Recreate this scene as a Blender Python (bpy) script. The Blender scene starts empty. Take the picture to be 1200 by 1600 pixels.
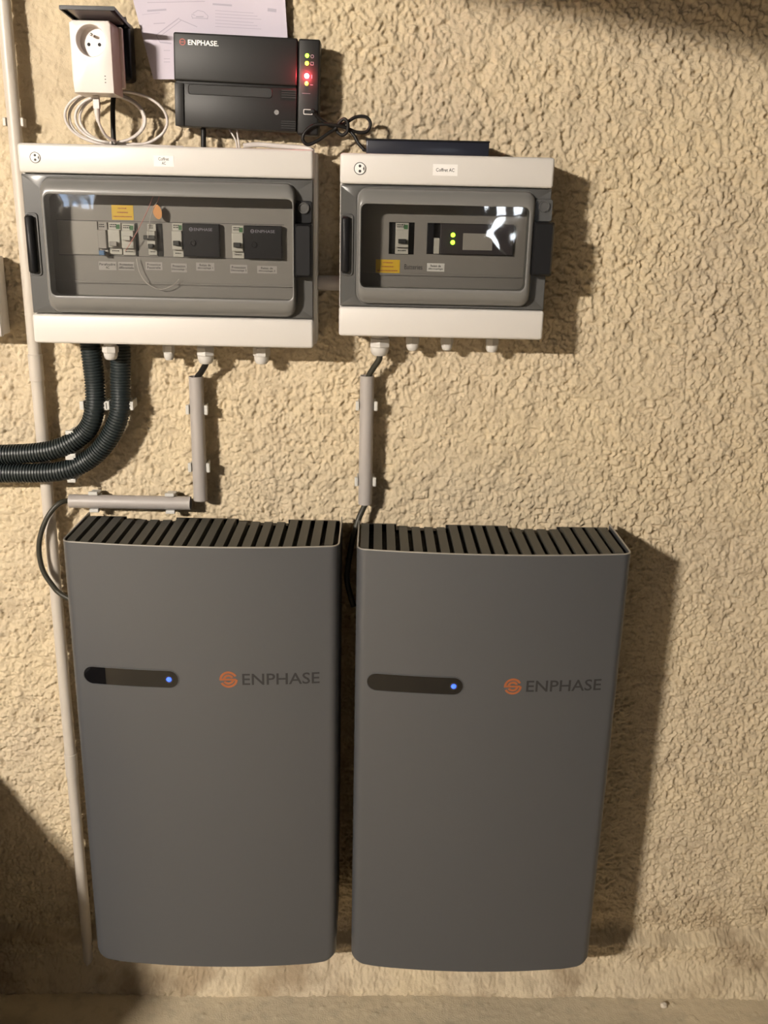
import bpy, bmesh, math, random
import numpy as np
from mathutils import Vector, Matrix

random.seed(7)
S = bpy.context.scene
COL = S.collection

# ------------------------------------------------------------------ camera
CAM = Vector((0.6139, -1.9869, 1.8904))
FPX, PITCH, YAW, ROLL = 1473.64, 0.3052, 0.0133, 0.0229
cp, sp = math.cos(PITCH), math.sin(PITCH)
FWD = Vector((math.sin(YAW) * cp, math.cos(YAW) * cp, -sp))
R0 = Vector((math.cos(YAW), -math.sin(YAW), 0))
U0 = R0.cross(FWD)
RGT = R0 * math.cos(ROLL) + U0 * math.sin(ROLL)
UPV = -R0 * math.sin(ROLL) + U0 * math.cos(ROLL)
cam = bpy.data.cameras.new('camera')
cam.sensor_fit = 'VERTICAL'
cam.sensor_height = 36.0
cam.lens = FPX / 1600.0 * 36.0
cam.clip_start = 0.02
camo = bpy.data.objects.new('camera', cam)
COL.objects.link(camo)
camo.matrix_world = Matrix(((RGT.x, UPV.x, -FWD.x, CAM.x), (RGT.y, UPV.y, -FWD.y, CAM.y), (RGT.z, UPV.z, -FWD.z, CAM.z), (0, 0, 0, 1)))
S.camera = camo

# ------------------------------------------------------------------ light, exposure
w = bpy.data.worlds.new('world')
S.world = w
w.use_nodes = True
w.node_tree.nodes['Background'].inputs[0].default_value = (0.55, 0.68, 0.9, 1)
w.node_tree.nodes['Background'].inputs[1].default_value = 0.25
S.view_settings.view_transform = 'Standard'
S.view_settings.look = 'None'
S.view_settings.gamma = 1.0
S.view_settings.use_curve_mapping = False
S.view_settings.exposure = 0.08
S.cycles.max_bounces = 5
S.cycles.caustics_reflective = False
S.cycles.diffuse_bounces = 3
LAMP = (-1.9, -3.9, 2.95)
LAMP_STRENGTH = 6000.0
LAMP_COLOR = (1.0, 0.905, 0.79)


def at(px, py, Y):
    """pixel of the photograph (1200x1600) -> the point at real depth Y from the wall plane"""
    d = FWD + RGT * ((px - 600) / FPX) - UPV * ((py - 800) / FPX)
    t = (Y - CAM.y) / d.y
    return CAM + d * t


# ------------------------------------------------------------------ materials
MATS = {}


def mat(name, col, rough=0.5, metal=0.0, emit=None, estr=0.0, bump=0.0, bscale=200.0, vary=0.0, vscale=30.0, coat=0.0, spec=0.5):
    m = bpy.data.materials.new(name)
    m.use_nodes = True
    nt = m.node_tree
    b = nt.nodes['Principled BSDF']
    b.inputs['Base Color'].default_value = (*col, 1)
    b.inputs['Roughness'].default_value = rough
    b.inputs['Metallic'].default_value = metal
    b.inputs['Specular IOR Level'].default_value = spec
    b.inputs['Coat Weight'].default_value = coat
    if emit:
        b.inputs['Emission Color'].default_value = (*emit, 1)
        b.inputs['Emission Strength'].default_value = estr
    if vary or bump:
        tc = nt.nodes.new('ShaderNodeTexCoord')
    if vary:
        n = nt.nodes.new('ShaderNodeTexNoise')
        n.inputs['Scale'].default_value = vscale
        n.inputs['Detail'].default_value = 4
        nt.links.new(tc.outputs['Object'], n.inputs['Vector'])
        mx = nt.nodes.new('ShaderNodeMix')
        mx.data_type = 'RGBA'
        mx.inputs[6].default_value = (*[c * (1 - vary) for c in col], 1)
        mx.inputs[7].default_value = (*[min(1, c * (1 + vary)) for c in col], 1)
        nt.links.new(n.outputs['Fac'], mx.inputs[0])
        nt.links.new(mx.outputs[2], b.inputs['Base Color'])
    if bump:
        n2 = nt.nodes.new('ShaderNodeTexNoise')
        n2.inputs['Scale'].default_value = bscale
        n2.inputs['Detail'].default_value = 3
        nt.links.new(tc.outputs['Object'], n2.inputs['Vector'])
        bp = nt.nodes.new('ShaderNodeBump')
        bp.inputs['Strength'].default_value = bump
        bp.inputs['Distance'].default_value = 0.002
        nt.links.new(n2.outputs['Fac'], bp.inputs['Height'])
        nt.links.new(bp.outputs['Normal'], b.inputs['Normal'])
    MATS[name] = m
    return m


def plaster_mat(name, c1, c2, c3, bscale=420.0, dirt=None):
    m = bpy.data.materials.new(name)
    m.use_nodes = True
    nt = m.node_tree
    b = nt.nodes['Principled BSDF']
    b.inputs['Roughness'].default_value = 0.95
    b.inputs['Specular IOR Level'].default_value = 0.15
    tc = nt.nodes.new('ShaderNodeTexCoord')

    def noise(scale, detail=5):
        n = nt.nodes.new('ShaderNodeTexNoise')
        n.inputs['Scale'].default_value = scale
        n.inputs['Detail'].default_value = detail
        nt.links.new(tc.outputs['Object'], n.inputs['Vector'])
        return n

    def mix(a, bb, fac):
        x = nt.nodes.new('ShaderNodeMix')
        x.data_type = 'RGBA'
        for s, v in ((6, a), (7, bb)):
            if isinstance(v, tuple):
                x.inputs[s].default_value = (*v, 1)
            else:
                nt.links.new(v, x.inputs[s])
        nt.links.new(fac, x.inputs[0])
        return x.outputs[2]

    def ramp(src, lo, hi):
        r = nt.nodes.new('ShaderNodeMapRange')
        r.inputs[1].default_value = lo
        r.inputs[2].default_value = hi
        nt.links.new(src, r.inputs[0])
        return r.outputs[0]
    a = mix(c1, c2, ramp(noise(3.2).outputs['Fac'], 0.35, 0.68))
    a = mix(a, c3, ramp(noise(26, 8).outputs['Fac'], 0.5, 0.85))
    if dirt:
        # damp and splash stains along the foot of the wall
        sx = nt.nodes.new('ShaderNodeSeparateXYZ')
        nt.links.new(tc.outputs['Object'], sx.inputs[0])
        mu = nt.nodes.new('ShaderNodeMath')
        mu.operation = 'MULTIPLY'
        nt.links.new(ramp(sx.outputs[2], 0.42, 0.16), mu.inputs[0])
        nt.links.new(ramp(noise(7.5, 7).outputs['Fac'], 0.48, 0.66), mu.inputs[1])
        m2 = nt.nodes.new('ShaderNodeMath')
        m2.operation = 'MULTIPLY'
        nt.links.new(mu.outputs[0], m2.inputs[0])
        m2.inputs[1].default_value = 0.75
        a = mix(a, dirt, m2.outputs[0])
    nt.links.new(a, b.inputs['Base Color'])
    bp = nt.nodes.new('ShaderNodeBump')
    bp.inputs['Strength'].default_value = 0.6
    bp.inputs['Distance'].default_value = 0.002
    nt.links.new(noise(bscale, 4).outputs['Fac'], bp.inputs['Height'])
    nt.links.new(bp.outputs['Normal'], b.inputs['Normal'])
    MATS[name] = m
    return m


def pane_mat(name, tint, refl_bump):
    m = bpy.data.materials.new(name)
    m.use_nodes = True
    nt = m.node_tree
    nt.nodes.clear()
    out = nt.nodes.new('ShaderNodeOutputMaterial')
    tr = nt.nodes.new('ShaderNodeBsdfTransparent')
    tr.inputs[0].default_value = (*tint, 1)
    gl = nt.nodes.new('ShaderNodeBsdfGlossy')
    gl.inputs['Roughness'].default_value = 0.03
    fr = nt.nodes.new('ShaderNodeFresnel')
    fr.inputs['IOR'].default_value = 1.55
    mx = nt.nodes.new('ShaderNodeMixShader')
    tc = nt.nodes.new('ShaderNodeTexCoord')
    n = nt.nodes.new('ShaderNodeTexNoise')
    n.inputs['Scale'].default_value = 14
    n.inputs['Detail'].default_value = 1
    nt.links.new(tc.outputs['Object'], n.inputs['Vector'])
    bp = nt.nodes.new('ShaderNodeBump')
    bp.inputs['Strength'].default_value = refl_bump
    bp.inputs['Distance'].default_value = 0.003
    nt.links.new(n.outputs['Fac'], bp.inputs['Height'])
    nt.links.new(bp.outputs['Normal'], gl.inputs['Normal'])
    nt.links.new(fr.outputs[0], mx.inputs[0])
    nt.links.new(tr.outputs[0], mx.inputs[1])
    nt.links.new(gl.outputs[0], mx.inputs[2])
    nt.links.new(mx.outputs[0], out.inputs[0])
    MATS[name] = m
    return m


plaster_mat('plaster', (0.59, 0.49, 0.335), (0.53, 0.445, 0.325), (0.40, 0.325, 0.225), dirt=(0.27, 0.20, 0.125))
plaster_mat('concrete', (0.57, 0.48, 0.335), (0.50, 0.425, 0.305), (0.38, 0.325, 0.235), 260.0)
plaster_mat('room_plaster', (0.085, 0.08, 0.075), (0.075, 0.07, 0.066), (0.06, 0.056, 0.052), 60.0)
mat('battery_paint', (0.094, 0.097, 0.105), 0.40, 0.35, bump=0.02, bscale=900)
mat('battery_rim', (0.45, 0.44, 0.42), 0.3, 0.6)
mat('slat_plastic', (0.060, 0.059, 0.050), 0.55)
mat('black_plastic', (0.009, 0.009, 0.010), 0.45, spec=0.22)
mat('dark_body', (0.02, 0.02, 0.019), 0.6)
mat('gloss_black', (0.004, 0.004, 0.005), 0.05, spec=0.45)
mat('orange_print', (0.30, 0.095, 0.035), 0.5, spec=0.3)
mat('dark_print', (0.032, 0.031, 0.033), 0.5, spec=0.3)
mat('white_print', (0.8, 0.8, 0.8), 0.5)
mat('red_print', (0.35, 0.07, 0.05), 0.5)
mat('grey_print', (0.28, 0.27, 0.33), 0.8)
mat('enclosure_plastic', (0.60, 0.575, 0.545), 0.4, bump=0.03, bscale=900)
mat('smoke_plastic', (0.080, 0.079, 0.076), 0.3, spec=0.4)
mat('bezel_plastic', (0.165, 0.162, 0.155), 0.3)
mat('panel_plastic', (0.25, 0.232, 0.218), 0.5)
mat('module_white', (0.52, 0.50, 0.46), 0.45)
mat('module_grey', (0.33, 0.305, 0.285), 0.45)
mat('module_black', (0.009, 0.009, 0.012), 0.4, spec=0.2)
mat('module_mauve', (0.045, 0.037, 0.040), 0.4, spec=0.3)
mat('toggle_black', (0.02, 0.02, 0.02), 0.4)
mat('module_green', (0.05, 0.16, 0.06), 0.5)
mat('module_blue', (0.10, 0.2, 0.38), 0.5)
mat('yellow_sticker', (0.72, 0.46, 0.02), 0.5)
mat('orange_tag', (0.75, 0.33, 0.1), 0.5)
mat('label_paper', (0.78, 0.76, 0.74), 0.6)
mat('label_grey', (0.42, 0.395, 0.385), 0.6)
mat('paper', (0.55, 0.50, 0.58), 0.75)
mat('gland_plastic', (0.55, 0.53, 0.50), 0.45)
mat('conduit_black', (0.018, 0.024, 0.025), 0.42, spec=0.35)
mat('pvc_grey', (0.36, 0.33, 0.31), 0.42)
mat('pvc_pale', (0.50, 0.455, 0.40), 0.4, vary=0.06, vscale=12)
mat('clip_grey', (0.52, 0.51, 0.48), 0.5)
mat('cable_black', (0.012, 0.011, 0.010), 0.45, spec=0.25)
mat('cable_olive', (0.035, 0.033, 0.024), 0.45, spec=0.35)
mat('cable_white', (0.58, 0.53, 0.50), 0.4)
mat('gateway_black', (0.016, 0.0155, 0.015), 0.45, bump=0.03, bscale=1200, spec=0.3)
mat('adapter_white', (0.72, 0.66, 0.63), 0.3)
mat('socket_black', (0.010, 0.010, 0.012), 0.35, spec=0.25)
mat('faint_print', (0.40, 0.37, 0.45), 0.8)
mat('port_metal', (0.6, 0.6, 0.58), 0.35, 0.2)
mat('lid_grey', (0.20, 0.17, 0.17), 0.12)
mat('hole_black', (0.004, 0.004, 0.004), 0.7)
mat('chrome', (0.7, 0.7, 0.7), 0.2, 1.0)
mat('switch_black', (0.018, 0.02, 0.03), 0.25)
mat('led_green', (0.2, 0.8, 0.1), 0.4, emit=(0.35, 1.0, 0.02), estr=9)
mat('led_yellow', (0.8, 0.7, 0.1), 0.4, emit=(0.9, 0.75, 0.02), estr=9)
mat('led_orange', (0.9, 0.4, 0.1), 0.4, emit=(1.0, 0.45, 0.03), estr=9)
mat('led_red', (0.9, 0.1, 0.1), 0.4, emit=(1.0, 0.10, 0.14), estr=40)
mat('led_blue', (0.05, 0.1, 0.8), 0.4, emit=(0.03, 0.10, 1.0), estr=2.2)
mat('lamp_tube', (1, 1, 1), 0.4, emit=LAMP_COLOR, estr=LAMP_STRENGTH)
mat('daylight', (0.8, 0.85, 0.9), 0.5, emit=(0.85, 0.92, 1.0), estr=26)
mat('streak_glow', (0.6, 0.7, 0.9), 0.5, emit=(0.6, 0.75, 1.0), estr=9)  # glow of the added rear window, mirrored as a bluish streak
mat('wood', (0.22, 0.14, 0.08), 0.6, vary=0.25, vscale=9)
mat('cabinet_grey', (0.10, 0.09, 0.08), 0.5)
mat('white_paint', (0.6, 0.58, 0.54), 0.5)
mat('pink_line', (0.62, 0.30, 0.27), 0.5)
mat('pebble', (0.62, 0.55, 0.45), 0.9)
pane_mat('window_pane', (0.90, 0.90, 0.885), 0.38)
pane_mat('room_glass', (0.95, 0.95, 0.95), 0.0)


# ------------------------------------------------------------------ mesh helpers
class MB:
    def __init__(s):
        s.v, s.f, s.smooth = [], [], False

    def add(s, vs, fs):
        o = len(s.v)
        s.v += [tuple(p) for p in vs]
        s.f += [tuple(i + o for i in f) for f in fs]
        return s

    def box(s, x0, x1, y0, y1, z0, z1, bev=0.0, seg=2):
        x0, x1 = min(x0, x1), max(x0, x1)
        y0, y1 = min(y0, y1), max(y0, y1)
        z0, z1 = min(z0, z1), max(z0, z1)
        if not bev:
            vs = [(x0, y0, z0), (x1, y0, z0), (x1, y1, z0), (x0, y1, z0), (x0, y0, z1), (x1, y0, z1), (x1, y1, z1), (x0, y1, z1)]
            fs = [(0, 3, 2, 1), (4, 5, 6, 7), (0, 1, 5, 4), (1, 2, 6, 5), (2, 3, 7, 6), (3, 0, 4, 7)]
            return s.add(vs, fs)
        bm = bmesh.new()
        bmesh.ops.create_cube(bm, size=1)
        for q in bm.verts:
            q.co = Vector(((x0 + x1) / 2 + q.co.x * (x1 - x0), (y0 + y1) / 2 + q.co.y * (y1 - y0), (z0 + z1) / 2 + q.co.z * (z1 - z0)))
        bmesh.ops.bevel(bm, geom=bm.edges[:], offset=bev, segments=seg, profile=0.5, affect='EDGES')
        s.bm(bm)
        return s

    def bm(s, bm):
        bm.verts.index_update()
        s.add([q.co[:] for q in bm.verts], [[q.index for q in f.verts] for f in bm.faces])
        bm.free()

    def loft(s, loops, cap0=True, cap1=True, closed=True):
        n = len(loops[0])
        vs = [p for l in loops for p in l]
        fs = []
        for i in range(len(loops) - 1):
            for k in range(n if closed else n - 1):
                a, b = i * n + k, i * n + (k + 1) % n
                fs.append((a, b, b + n, a + n))
        if cap0:
            fs.append(tuple(reversed(range(n))))
        if cap1:
            fs.append(tuple(range((len(loops) - 1) * n, len(loops) * n)))
        return s.add(vs, fs)

    def sweep(s, path, rad, n=10, caps=True, ry=None):
        """tube along path; rad a number or a list"""
        P = [Vector(p) for p in path]
        loops = []
        up = None
        for i, p in enumerate(P):
            t = (P[min(i + 1, len(P) - 1)] - P[max(i - 1, 0)]).normalized()
            if up is None:
                up = Vector((0, -1, 0)) if abs(t.y) < 0.9 else Vector((0, 0, 1))
            side = t.cross(up).normalized()
            up = side.cross(t).normalized()
            r = rad[i] if isinstance(rad, (list, tuple)) else rad
            r2 = r if ry is None else ry
            loops.append([p + side * (r * math.cos(a)) + up * (r2 * math.sin(a)) for a in [2 * math.pi * k / n for k in range(n)]])
        return s.loft(loops, caps, caps)

    def cyl(s, c, axis, r, h, n=20, r2=None, bev=0.0):
        """cylinder from c along axis vector for h"""
        a = Vector(axis).normalized()
        c = Vector(c)
        r2 = r if r2 is None else r2
        path = [c, c + a * h]
        rr = [r, r2]
        if bev:
            path = [c, c + a * bev, c + a * (h - bev), c + a * h]
            rr = [r - bev, r, r2, r2 - bev]
        up = Vector((0, 0, 1)) if abs(a.z) < 0.9 else Vector((0, 1, 0))
        sd = a.cross(up).normalized()
        up = sd.cross(a).normalized()
        return s.loft([[p + sd * (q * math.cos(t)) + up * (q * math.sin(t)) for t in [2 * math.pi * k / n for k in range(n)]] for p, q in zip(path, rr)])


ORIGIN = {}


def link(name, mb, m, parent=None, smooth=None):
    me = bpy.data.meshes.new(name)
    o0 = ORIGIN.get(parent.name, Vector((0, 0, 0))) if parent else Vector((0, 0, 0))
    me.from_pydata([(p[0] - o0.x, p[1] - o0.y, p[2] - o0.z) for p in mb.v], [], mb.f)
    me.materials.append(MATS[m])
    bm = bmesh.new()
    bm.from_mesh(me)
    bmesh.ops.recalc_face_normals(bm, faces=bm.faces[:])
    bm.to_mesh(me)
    bm.free()
    if smooth is not None:
        for p in me.polygons:
            p.use_smooth = True
        try:
            me.set_sharp_from_angle(angle=math.radians(smooth))
        except Exception:
            pass
    ob = bpy.data.objects.new(name, me)
    COL.objects.link(ob)
    if parent:
        ob.parent = parent
        ORIGIN[ob.name] = o0
    else:
        ORIGIN[ob.name] = Vector((0, 0, 0))
    return ob


def thing(name, loc, label, cat, group=None):
    o = bpy.data.objects.new(name, None)
    COL.objects.link(o)
    o.location = loc
    o.empty_display_size = 0.05
    ORIGIN[o.name] = Vector(loc)
    return tag(o, label, cat, group)


def tag(o, label, cat, group=None):
    o['label'] = label
    o['category'] = cat
    if group:
        o['group'] = group
    return o


def struct(o):
    o['kind'] = 'structure'
    return o


def copy_tree(o, parent=None):
    c = o.copy()
    COL.objects.link(c)
    c.parent = parent
    for ch in list(o.children):
        copy_tree(ch, c)
    return c


def rrect(x0, x1, z0, z1, r, y, n=5):
    pts = []
    for cx, cz, a0 in ((x1 - r, z1 - r, 0), (x0 + r, z1 - r, 90), (x0 + r, z0 + r, 180), (x1 - r, z0 + r, 270)):
        for k in range(n + 1):
            a = math.radians(a0 + 90 * k / n)
            pts.append((cx + r * math.cos(a), y, cz + r * math.sin(a)))
    return pts


def circle(cx, cz, r, y, n=24, a0=0.0):
    return [(cx + r * math.cos(a0 + 2 * math.pi * k / n), y, cz + r * math.sin(a0 + 2 * math.pi * k / n)) for k in range(n)]


def ray_rect(cx, cz, x0, x1, z0, z1, y, n):
    out = []
    for k in range(n):
        a = 2 * math.pi * k / n
        dx, dz = math.cos(a), math.sin(a)
        t = 1e9
        if dx > 1e-9: t = min(t, (x1 - cx) / dx)
        if dx < -1e-9: t = min(t, (x0 - cx) / dx)
        if dz > 1e-9: t = min(t, (z1 - cz) / dz)
        if dz < -1e-9: t = min(t, (z0 - cz) / dz)
        out.append((cx + dx * t, y, cz + dz * t))
    return out


def spline(pts, n=12):
    """Catmull-Rom through pts"""
    P = [Vector(p) for p in pts]
    P = [P[0] * 2 - P[1]] + P + [P[-1] * 2 - P[-2]]
    out = []
    for i in range(1, len(P) - 2):
        a, b, c, d = P[i - 1:i + 3]
        for k in range(n):
            t = k / n
            out.append(0.5 * ((2 * b) + (c - a) * t + (2 * a - 5 * b + 4 * c - d) * t * t + (3 * b - a - 3 * c + d) * t ** 3))
    out.append(P[-2])
    return out


TEXT_CACHE = {}


def text_mesh(txt, fat=0.0):
    """verts/faces of a line of text, unit box: width 1 -> (verts, faces, aspect h/w)"""
    key = (txt, fat)
    if key in TEXT_CACHE:
        return TEXT_CACHE[key]
    cu = bpy.data.curves.new('t', 'FONT')
    cu.body = txt
    cu.size = 1
    cu.offset = fat
    cu.resolution_u = 3
    ob = bpy.data.objects.new('t', cu)
    COL.objects.link(ob)
    dg = bpy.context.evaluated_depsgraph_get()
    me = bpy.data.meshes.new_from_object(ob.evaluated_get(dg))
    vs = [v.co.copy() for v in me.vertices]
    fs = [tuple(p.vertices) for p in me.polygons]
    bpy.data.objects.remove(ob)
    bpy.data.curves.remove(cu)
    bpy.data.meshes.remove(me)
    x0, x1 = min(v.x for v in vs), max(v.x for v in vs)
    y0, y1 = min(v.y for v in vs), max(v.y for v in vs)
    vs = [((v.x - x0) / (x1 - x0), (v.y - y0) / (y1 - y0)) for v in vs]
    TEXT_CACHE[key] = (vs, fs)
    return vs, fs


def put_text(mb, txt, x0, x1, z0, z1, yf, fat=0.0):
    """lettering fitted to a rectangle on a surface y = yf(x)"""
    vs, fs = text_mesh(txt, fat)
    y = yf if callable(yf) else (lambda x: yf)
    mb.add([(x0 + (x1 - x0) * a, y(x0 + (x1 - x0) * a), z0 + (z1 - z0) * b) for a, b in vs], fs)
    return mb


# ------------------------------------------------------------------ relief noise (numpy)
def hash2(ix, iz, seed):
    h = (ix.astype(np.int64) * 374761393 + iz.astype(np.int64) * 668265263 + seed * 1442695041) & 0xFFFFFFFF
    h = ((h ^ (h >> 13)) * 1274126177) & 0xFFFFFFFF
    h = h ^ (h >> 16)
    return (h & 0xFFFFFF) / float(0x1000000)


def vnoise(x, z, seed):
    ix, iz = np.floor(x), np.floor(z)
    fx, fz = x - ix, z - iz
    fx = fx * fx * fx * (fx * (fx * 6 - 15) + 10)
    fz = fz * fz * fz * (fz * (fz * 6 - 15) + 10)
    a, b = hash2(ix, iz, seed), hash2(ix + 1, iz, seed)
    c, d = hash2(ix, iz + 1, seed), hash2(ix + 1, iz + 1, seed)
    return (a + (b - a) * fx) * (1 - fz) + (c + (d - c) * fx) * fz


def worley(x, z, seed):
    ix, iz = np.floor(x), np.floor(z)
    best = np.full(x.shape, 9.0)
    val = np.zeros(x.shape)
    for dx in (-1, 0, 1):
        for dz in (-1, 0, 1):
            cx, cz = ix + dx, iz + dz
            px = cx + hash2(cx, cz, seed)
            pz = cz + hash2(cx, cz, seed + 11)
            d = (px - x) ** 2 + (pz - z) ** 2
            m_ = d < best
            best = np.where(m_, d, best)
            val = np.where(m_, hash2(cx, cz, seed + 23), val)
    return np.sqrt(best), val


def nodules(x, z, cell, seed):
    """height of a field of rounded grains of random size, the proudest one wins"""
    ix, iz = np.floor(x / cell), np.floor(z / cell)
    best = np.zeros(x.shape)
    for dx in (-1, 0, 1):
        for dz in (-1, 0, 1):
            cx, cz = ix + dx, iz + dz
            px = (cx + hash2(cx, cz, seed)) * cell
            pz = (cz + hash2(cx, cz, seed + 11)) * cell
            r = cell * (0.25 + 0.45 * hash2(cx, cz, seed + 23))
            hh = np.sqrt(np.clip(r * r - (px - x) ** 2 - (pz - z) ** 2, 0, None)) * (0.5 + 0.5 * hash2(cx, cz, seed + 37))
            best = np.maximum(best, hh)
    return best


def sstep(a, b, x):
    t = np.clip((x - a) / (b - a), 0, 1)
    return t * t * (3 - 2 * t)


def relief(x, z):
    """roughcast: how far (m) the render coat stands proud of the wall plane"""
    jx = x + 0.0030 * (vnoise(x / 0.007, z / 0.007, 3) - 0.5) * 2
    jz = z + 0.0030 * (vnoise(x / 0.007, z / 0.007, 4) - 0.5) * 2
    low = vnoise(x / 0.16, z / 0.16, 1) * 0.4 + vnoise(x / 0.045, z / 0.045, 2) * 0.6
    n1 = nodules(jx, jz, 0.0185, 5)
    n2 = nodules(jx, jz, 0.0108, 6)
    n3 = nodules(jx, jz, 0.0066, 8)
    fine = vnoise(x / 0.0042, z / 0.0042, 7)
    rough = 0.7 + 0.6 * vnoise(x / 0.20, z / 0.20, 9)
    crack = np.clip(1 - np.abs(vnoise(jx / 0.05, jz / 0.05, 14) - 0.5) / 0.04, 0, 1) * sstep(0.5, 0.7, vnoise(x / 0.06, z / 0.06, 15))
    calm = 1 - 0.5 * sstep(0.30, 0.0, x) * sstep(1.85, 2.05, z)
    calm = calm * (0.7 + 0.3 * sstep(0.06, 0.16, z))
    h = 0.33 * n1 + 0.60 * n2 + 0.90 * n3 + 0.0013 * fine
    pit = sstep(0.66, 0.88, vnoise(x / 0.0085, z / 0.0085, 12)) * 0.0055 * vnoise(x / 0.06, z / 0.06, 16) + crack * 0.004
    return (h * rough - pit) * calm + 0.006 * low - 0.0125


def plate_with_holes(mb, x0, x1, z0, z1, y0, y1, holes):
    xs_ = sorted({x0, x1, *[h[0] for h in holes], *[h[1] for h in holes]})
    zs_ = sorted({z0, z1, *[h[2] for h in holes], *[h[3] for h in holes]})
    for i in range(len(xs_) - 1):
        for j in range(len(zs_) - 1):
            cx, cz = (xs_[i] + xs_[i + 1]) / 2, (zs_[j] + zs_[j + 1]) / 2
            if not any(h[0] < cx < h[1] and h[2] < cz < h[3] for h in holes):
                mb.box(xs_[i], xs_[i + 1], y0, y1, zs_[j], zs_[j + 1])
    return mb


# ------------------------------------------------------------------ setting
def grid_axis(fine0, fine1, step, lo, hi, coarse):
    a = np.arange(lo, fine0, coarse)
    b = np.arange(fine0, fine1, step)
    c = np.append(np.arange(fine1, hi, coarse), hi)
    return np.concatenate([a, b, c])


def grid_mesh(name, V, nu, nv, m, flip=False):
    idx = np.arange(nu * nv).reshape(nv, nu)
    q = np.stack([idx[:-1, :-1], idx[:-1, 1:], idx[1:, 1:], idx[1:, :-1]], -1).reshape(-1, 4)
    if flip:
        q = q[:, ::-1]
    me = bpy.data.meshes.new(name)
    me.vertices.add(len(V))
    me.vertices.foreach_set('co', np.ascontiguousarray(V, dtype=np.float32).ravel())
    me.loops.add(q.size)
    me.loops.foreach_set('vertex_index', np.ascontiguousarray(q, dtype=np.int32).ravel())
    me.polygons.add(len(q))
    me.polygons.foreach_set('loop_start', np.arange(0, q.size, 4, dtype=np.int32))
    me.polygons.foreach_set('use_smooth', np.ones(len(q), dtype=bool))
    me.update(calc_edges=True)
    me.validate()
    me.materials.append(MATS[m])
    ob = bpy.data.objects.new(name, me)
    COL.objects.link(ob)
    return ob


RX0, RX1, RY1, CEIL = -3.2, 3.2, -5.4, 3.12
xs = grid_axis(-0.35, 1.72, 0.00215, RX0, RX1, 0.05)
zs = grid_axis(0.0, 2.33, 0.0021, -0.02, CEIL, 0.05)
X, Z = np.meshgrid(xs, zs)
Yw = -relief(X, Z)
# mortar fillet where the wall meets the floor, with a rough ledge above it
jag = 0.02 * (vnoise(X / 0.09, Z * 0 + 3.3, 31) - 0.5) + 0.012 * (vnoise(X / 0.03, Z * 0 + 1.7, 32) - 0.5)
Yw = Yw + 0.010 * sstep(0.20, 0.15, Z + jag * 1.5) * sstep(0.30, 0.9, X) - 0.036 * sstep(0.142, 0.115, Z + jag) - 0.055 * sstep(0.085, 0.0, Z + jag * 0.4) ** 1.4
struct(grid_mesh('wall_back', np.stack([X, Yw, Z], -1).reshape(-1, 3), len(xs), len(zs), 'plaster'))

fx = grid_axis(-0.36, 1.72, 0.004, RX0, RX1, 0.1)
fy = grid_axis(-0.45, 0.02, 0.004, RY1, 0.04, 0.1)
X, Yf = np.meshgrid(fx, fy)
d1, v1 = worley(X / 0.03, Yf / 0.03, 41)
grit = np.clip(1 - (d1 / (0.10 + 0.14 * v1)) ** 2, 0, 1) * (hash2(np.floor(X / 0.03), np.floor(Yf / 0.03), 44) > 0.6) * sstep(-0.30, -0.06, Yf)
Zf = 0.006 * vnoise(X / 0.15, Yf / 0.15, 42) + 0.0012 * vnoise(X / 0.012, Yf / 0.012, 43) + 0.004 * grit * v1
struct(grid_mesh('floor', np.stack([X, Yf, Zf], -1).reshape(-1, 3), len(fx), len(fy), 'concrete'))

mb = MB().box(RX0 - 0.1, RX0, RY1, 0.05, 0, CEIL)
struct(link('wall_left', mb, 'room_plaster'))
mb = MB().box(RX1, RX1 + 0.1, RY1, 0.05, 0, CEIL)
struct(link('wall_right', mb, 'room_plaster'))
mb = MB().box(RX0 - 0.1, RX1 + 0.1, RY1 - 0.1, 0.05, CEIL, CEIL + 0.1)
struct(link('ceiling', mb, 'room_plaster'))
WX0, WX1, WZ0, WZ1 = 1.36, 1.60, 1.70, 2.15
NX0, NX1, NZ0, NZ1 = -1.66, -1.44, 1.86, 2.60
mb = plate_with_holes(MB(), RX0, RX1, 0, CEIL, RY1 - 0.1, RY1, [(WX0, WX1, WZ0, WZ1), (NX0, NX1, NZ0, NZ1)])
struct(link('wall_front', mb, 'room_plaster'))
mb = MB()
for b in ((WX0, WX0 + 0.035, WZ0, WZ1), (WX1 - 0.035, WX1, WZ0, WZ1), (WX0, WX1, WZ0, WZ0 + 0.035), (WX0, WX1, WZ1 - 0.035, WZ1), (WX0, WX1, 1.90, 1.94)):
    mb.box(b[0], b[1], RY1 - 0.07, RY1 - 0.02, b[2], b[3])
win = struct(link('window_1', mb, 'white_paint'))
link('pane', MB().box(WX0 + 0.03, WX1 - 0.03, RY1 - 0.048, RY1 - 0.044, WZ0 + 0.03, WZ1 - 0.03), 'room_glass', win)
link('light_well', MB().box(WX0 - 0.1, WX1 + 0.1, RY1 - 0.30, RY1 - 0.29, WZ0 - 0.1, WZ1 + 0.1), 'daylight', win)

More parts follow.
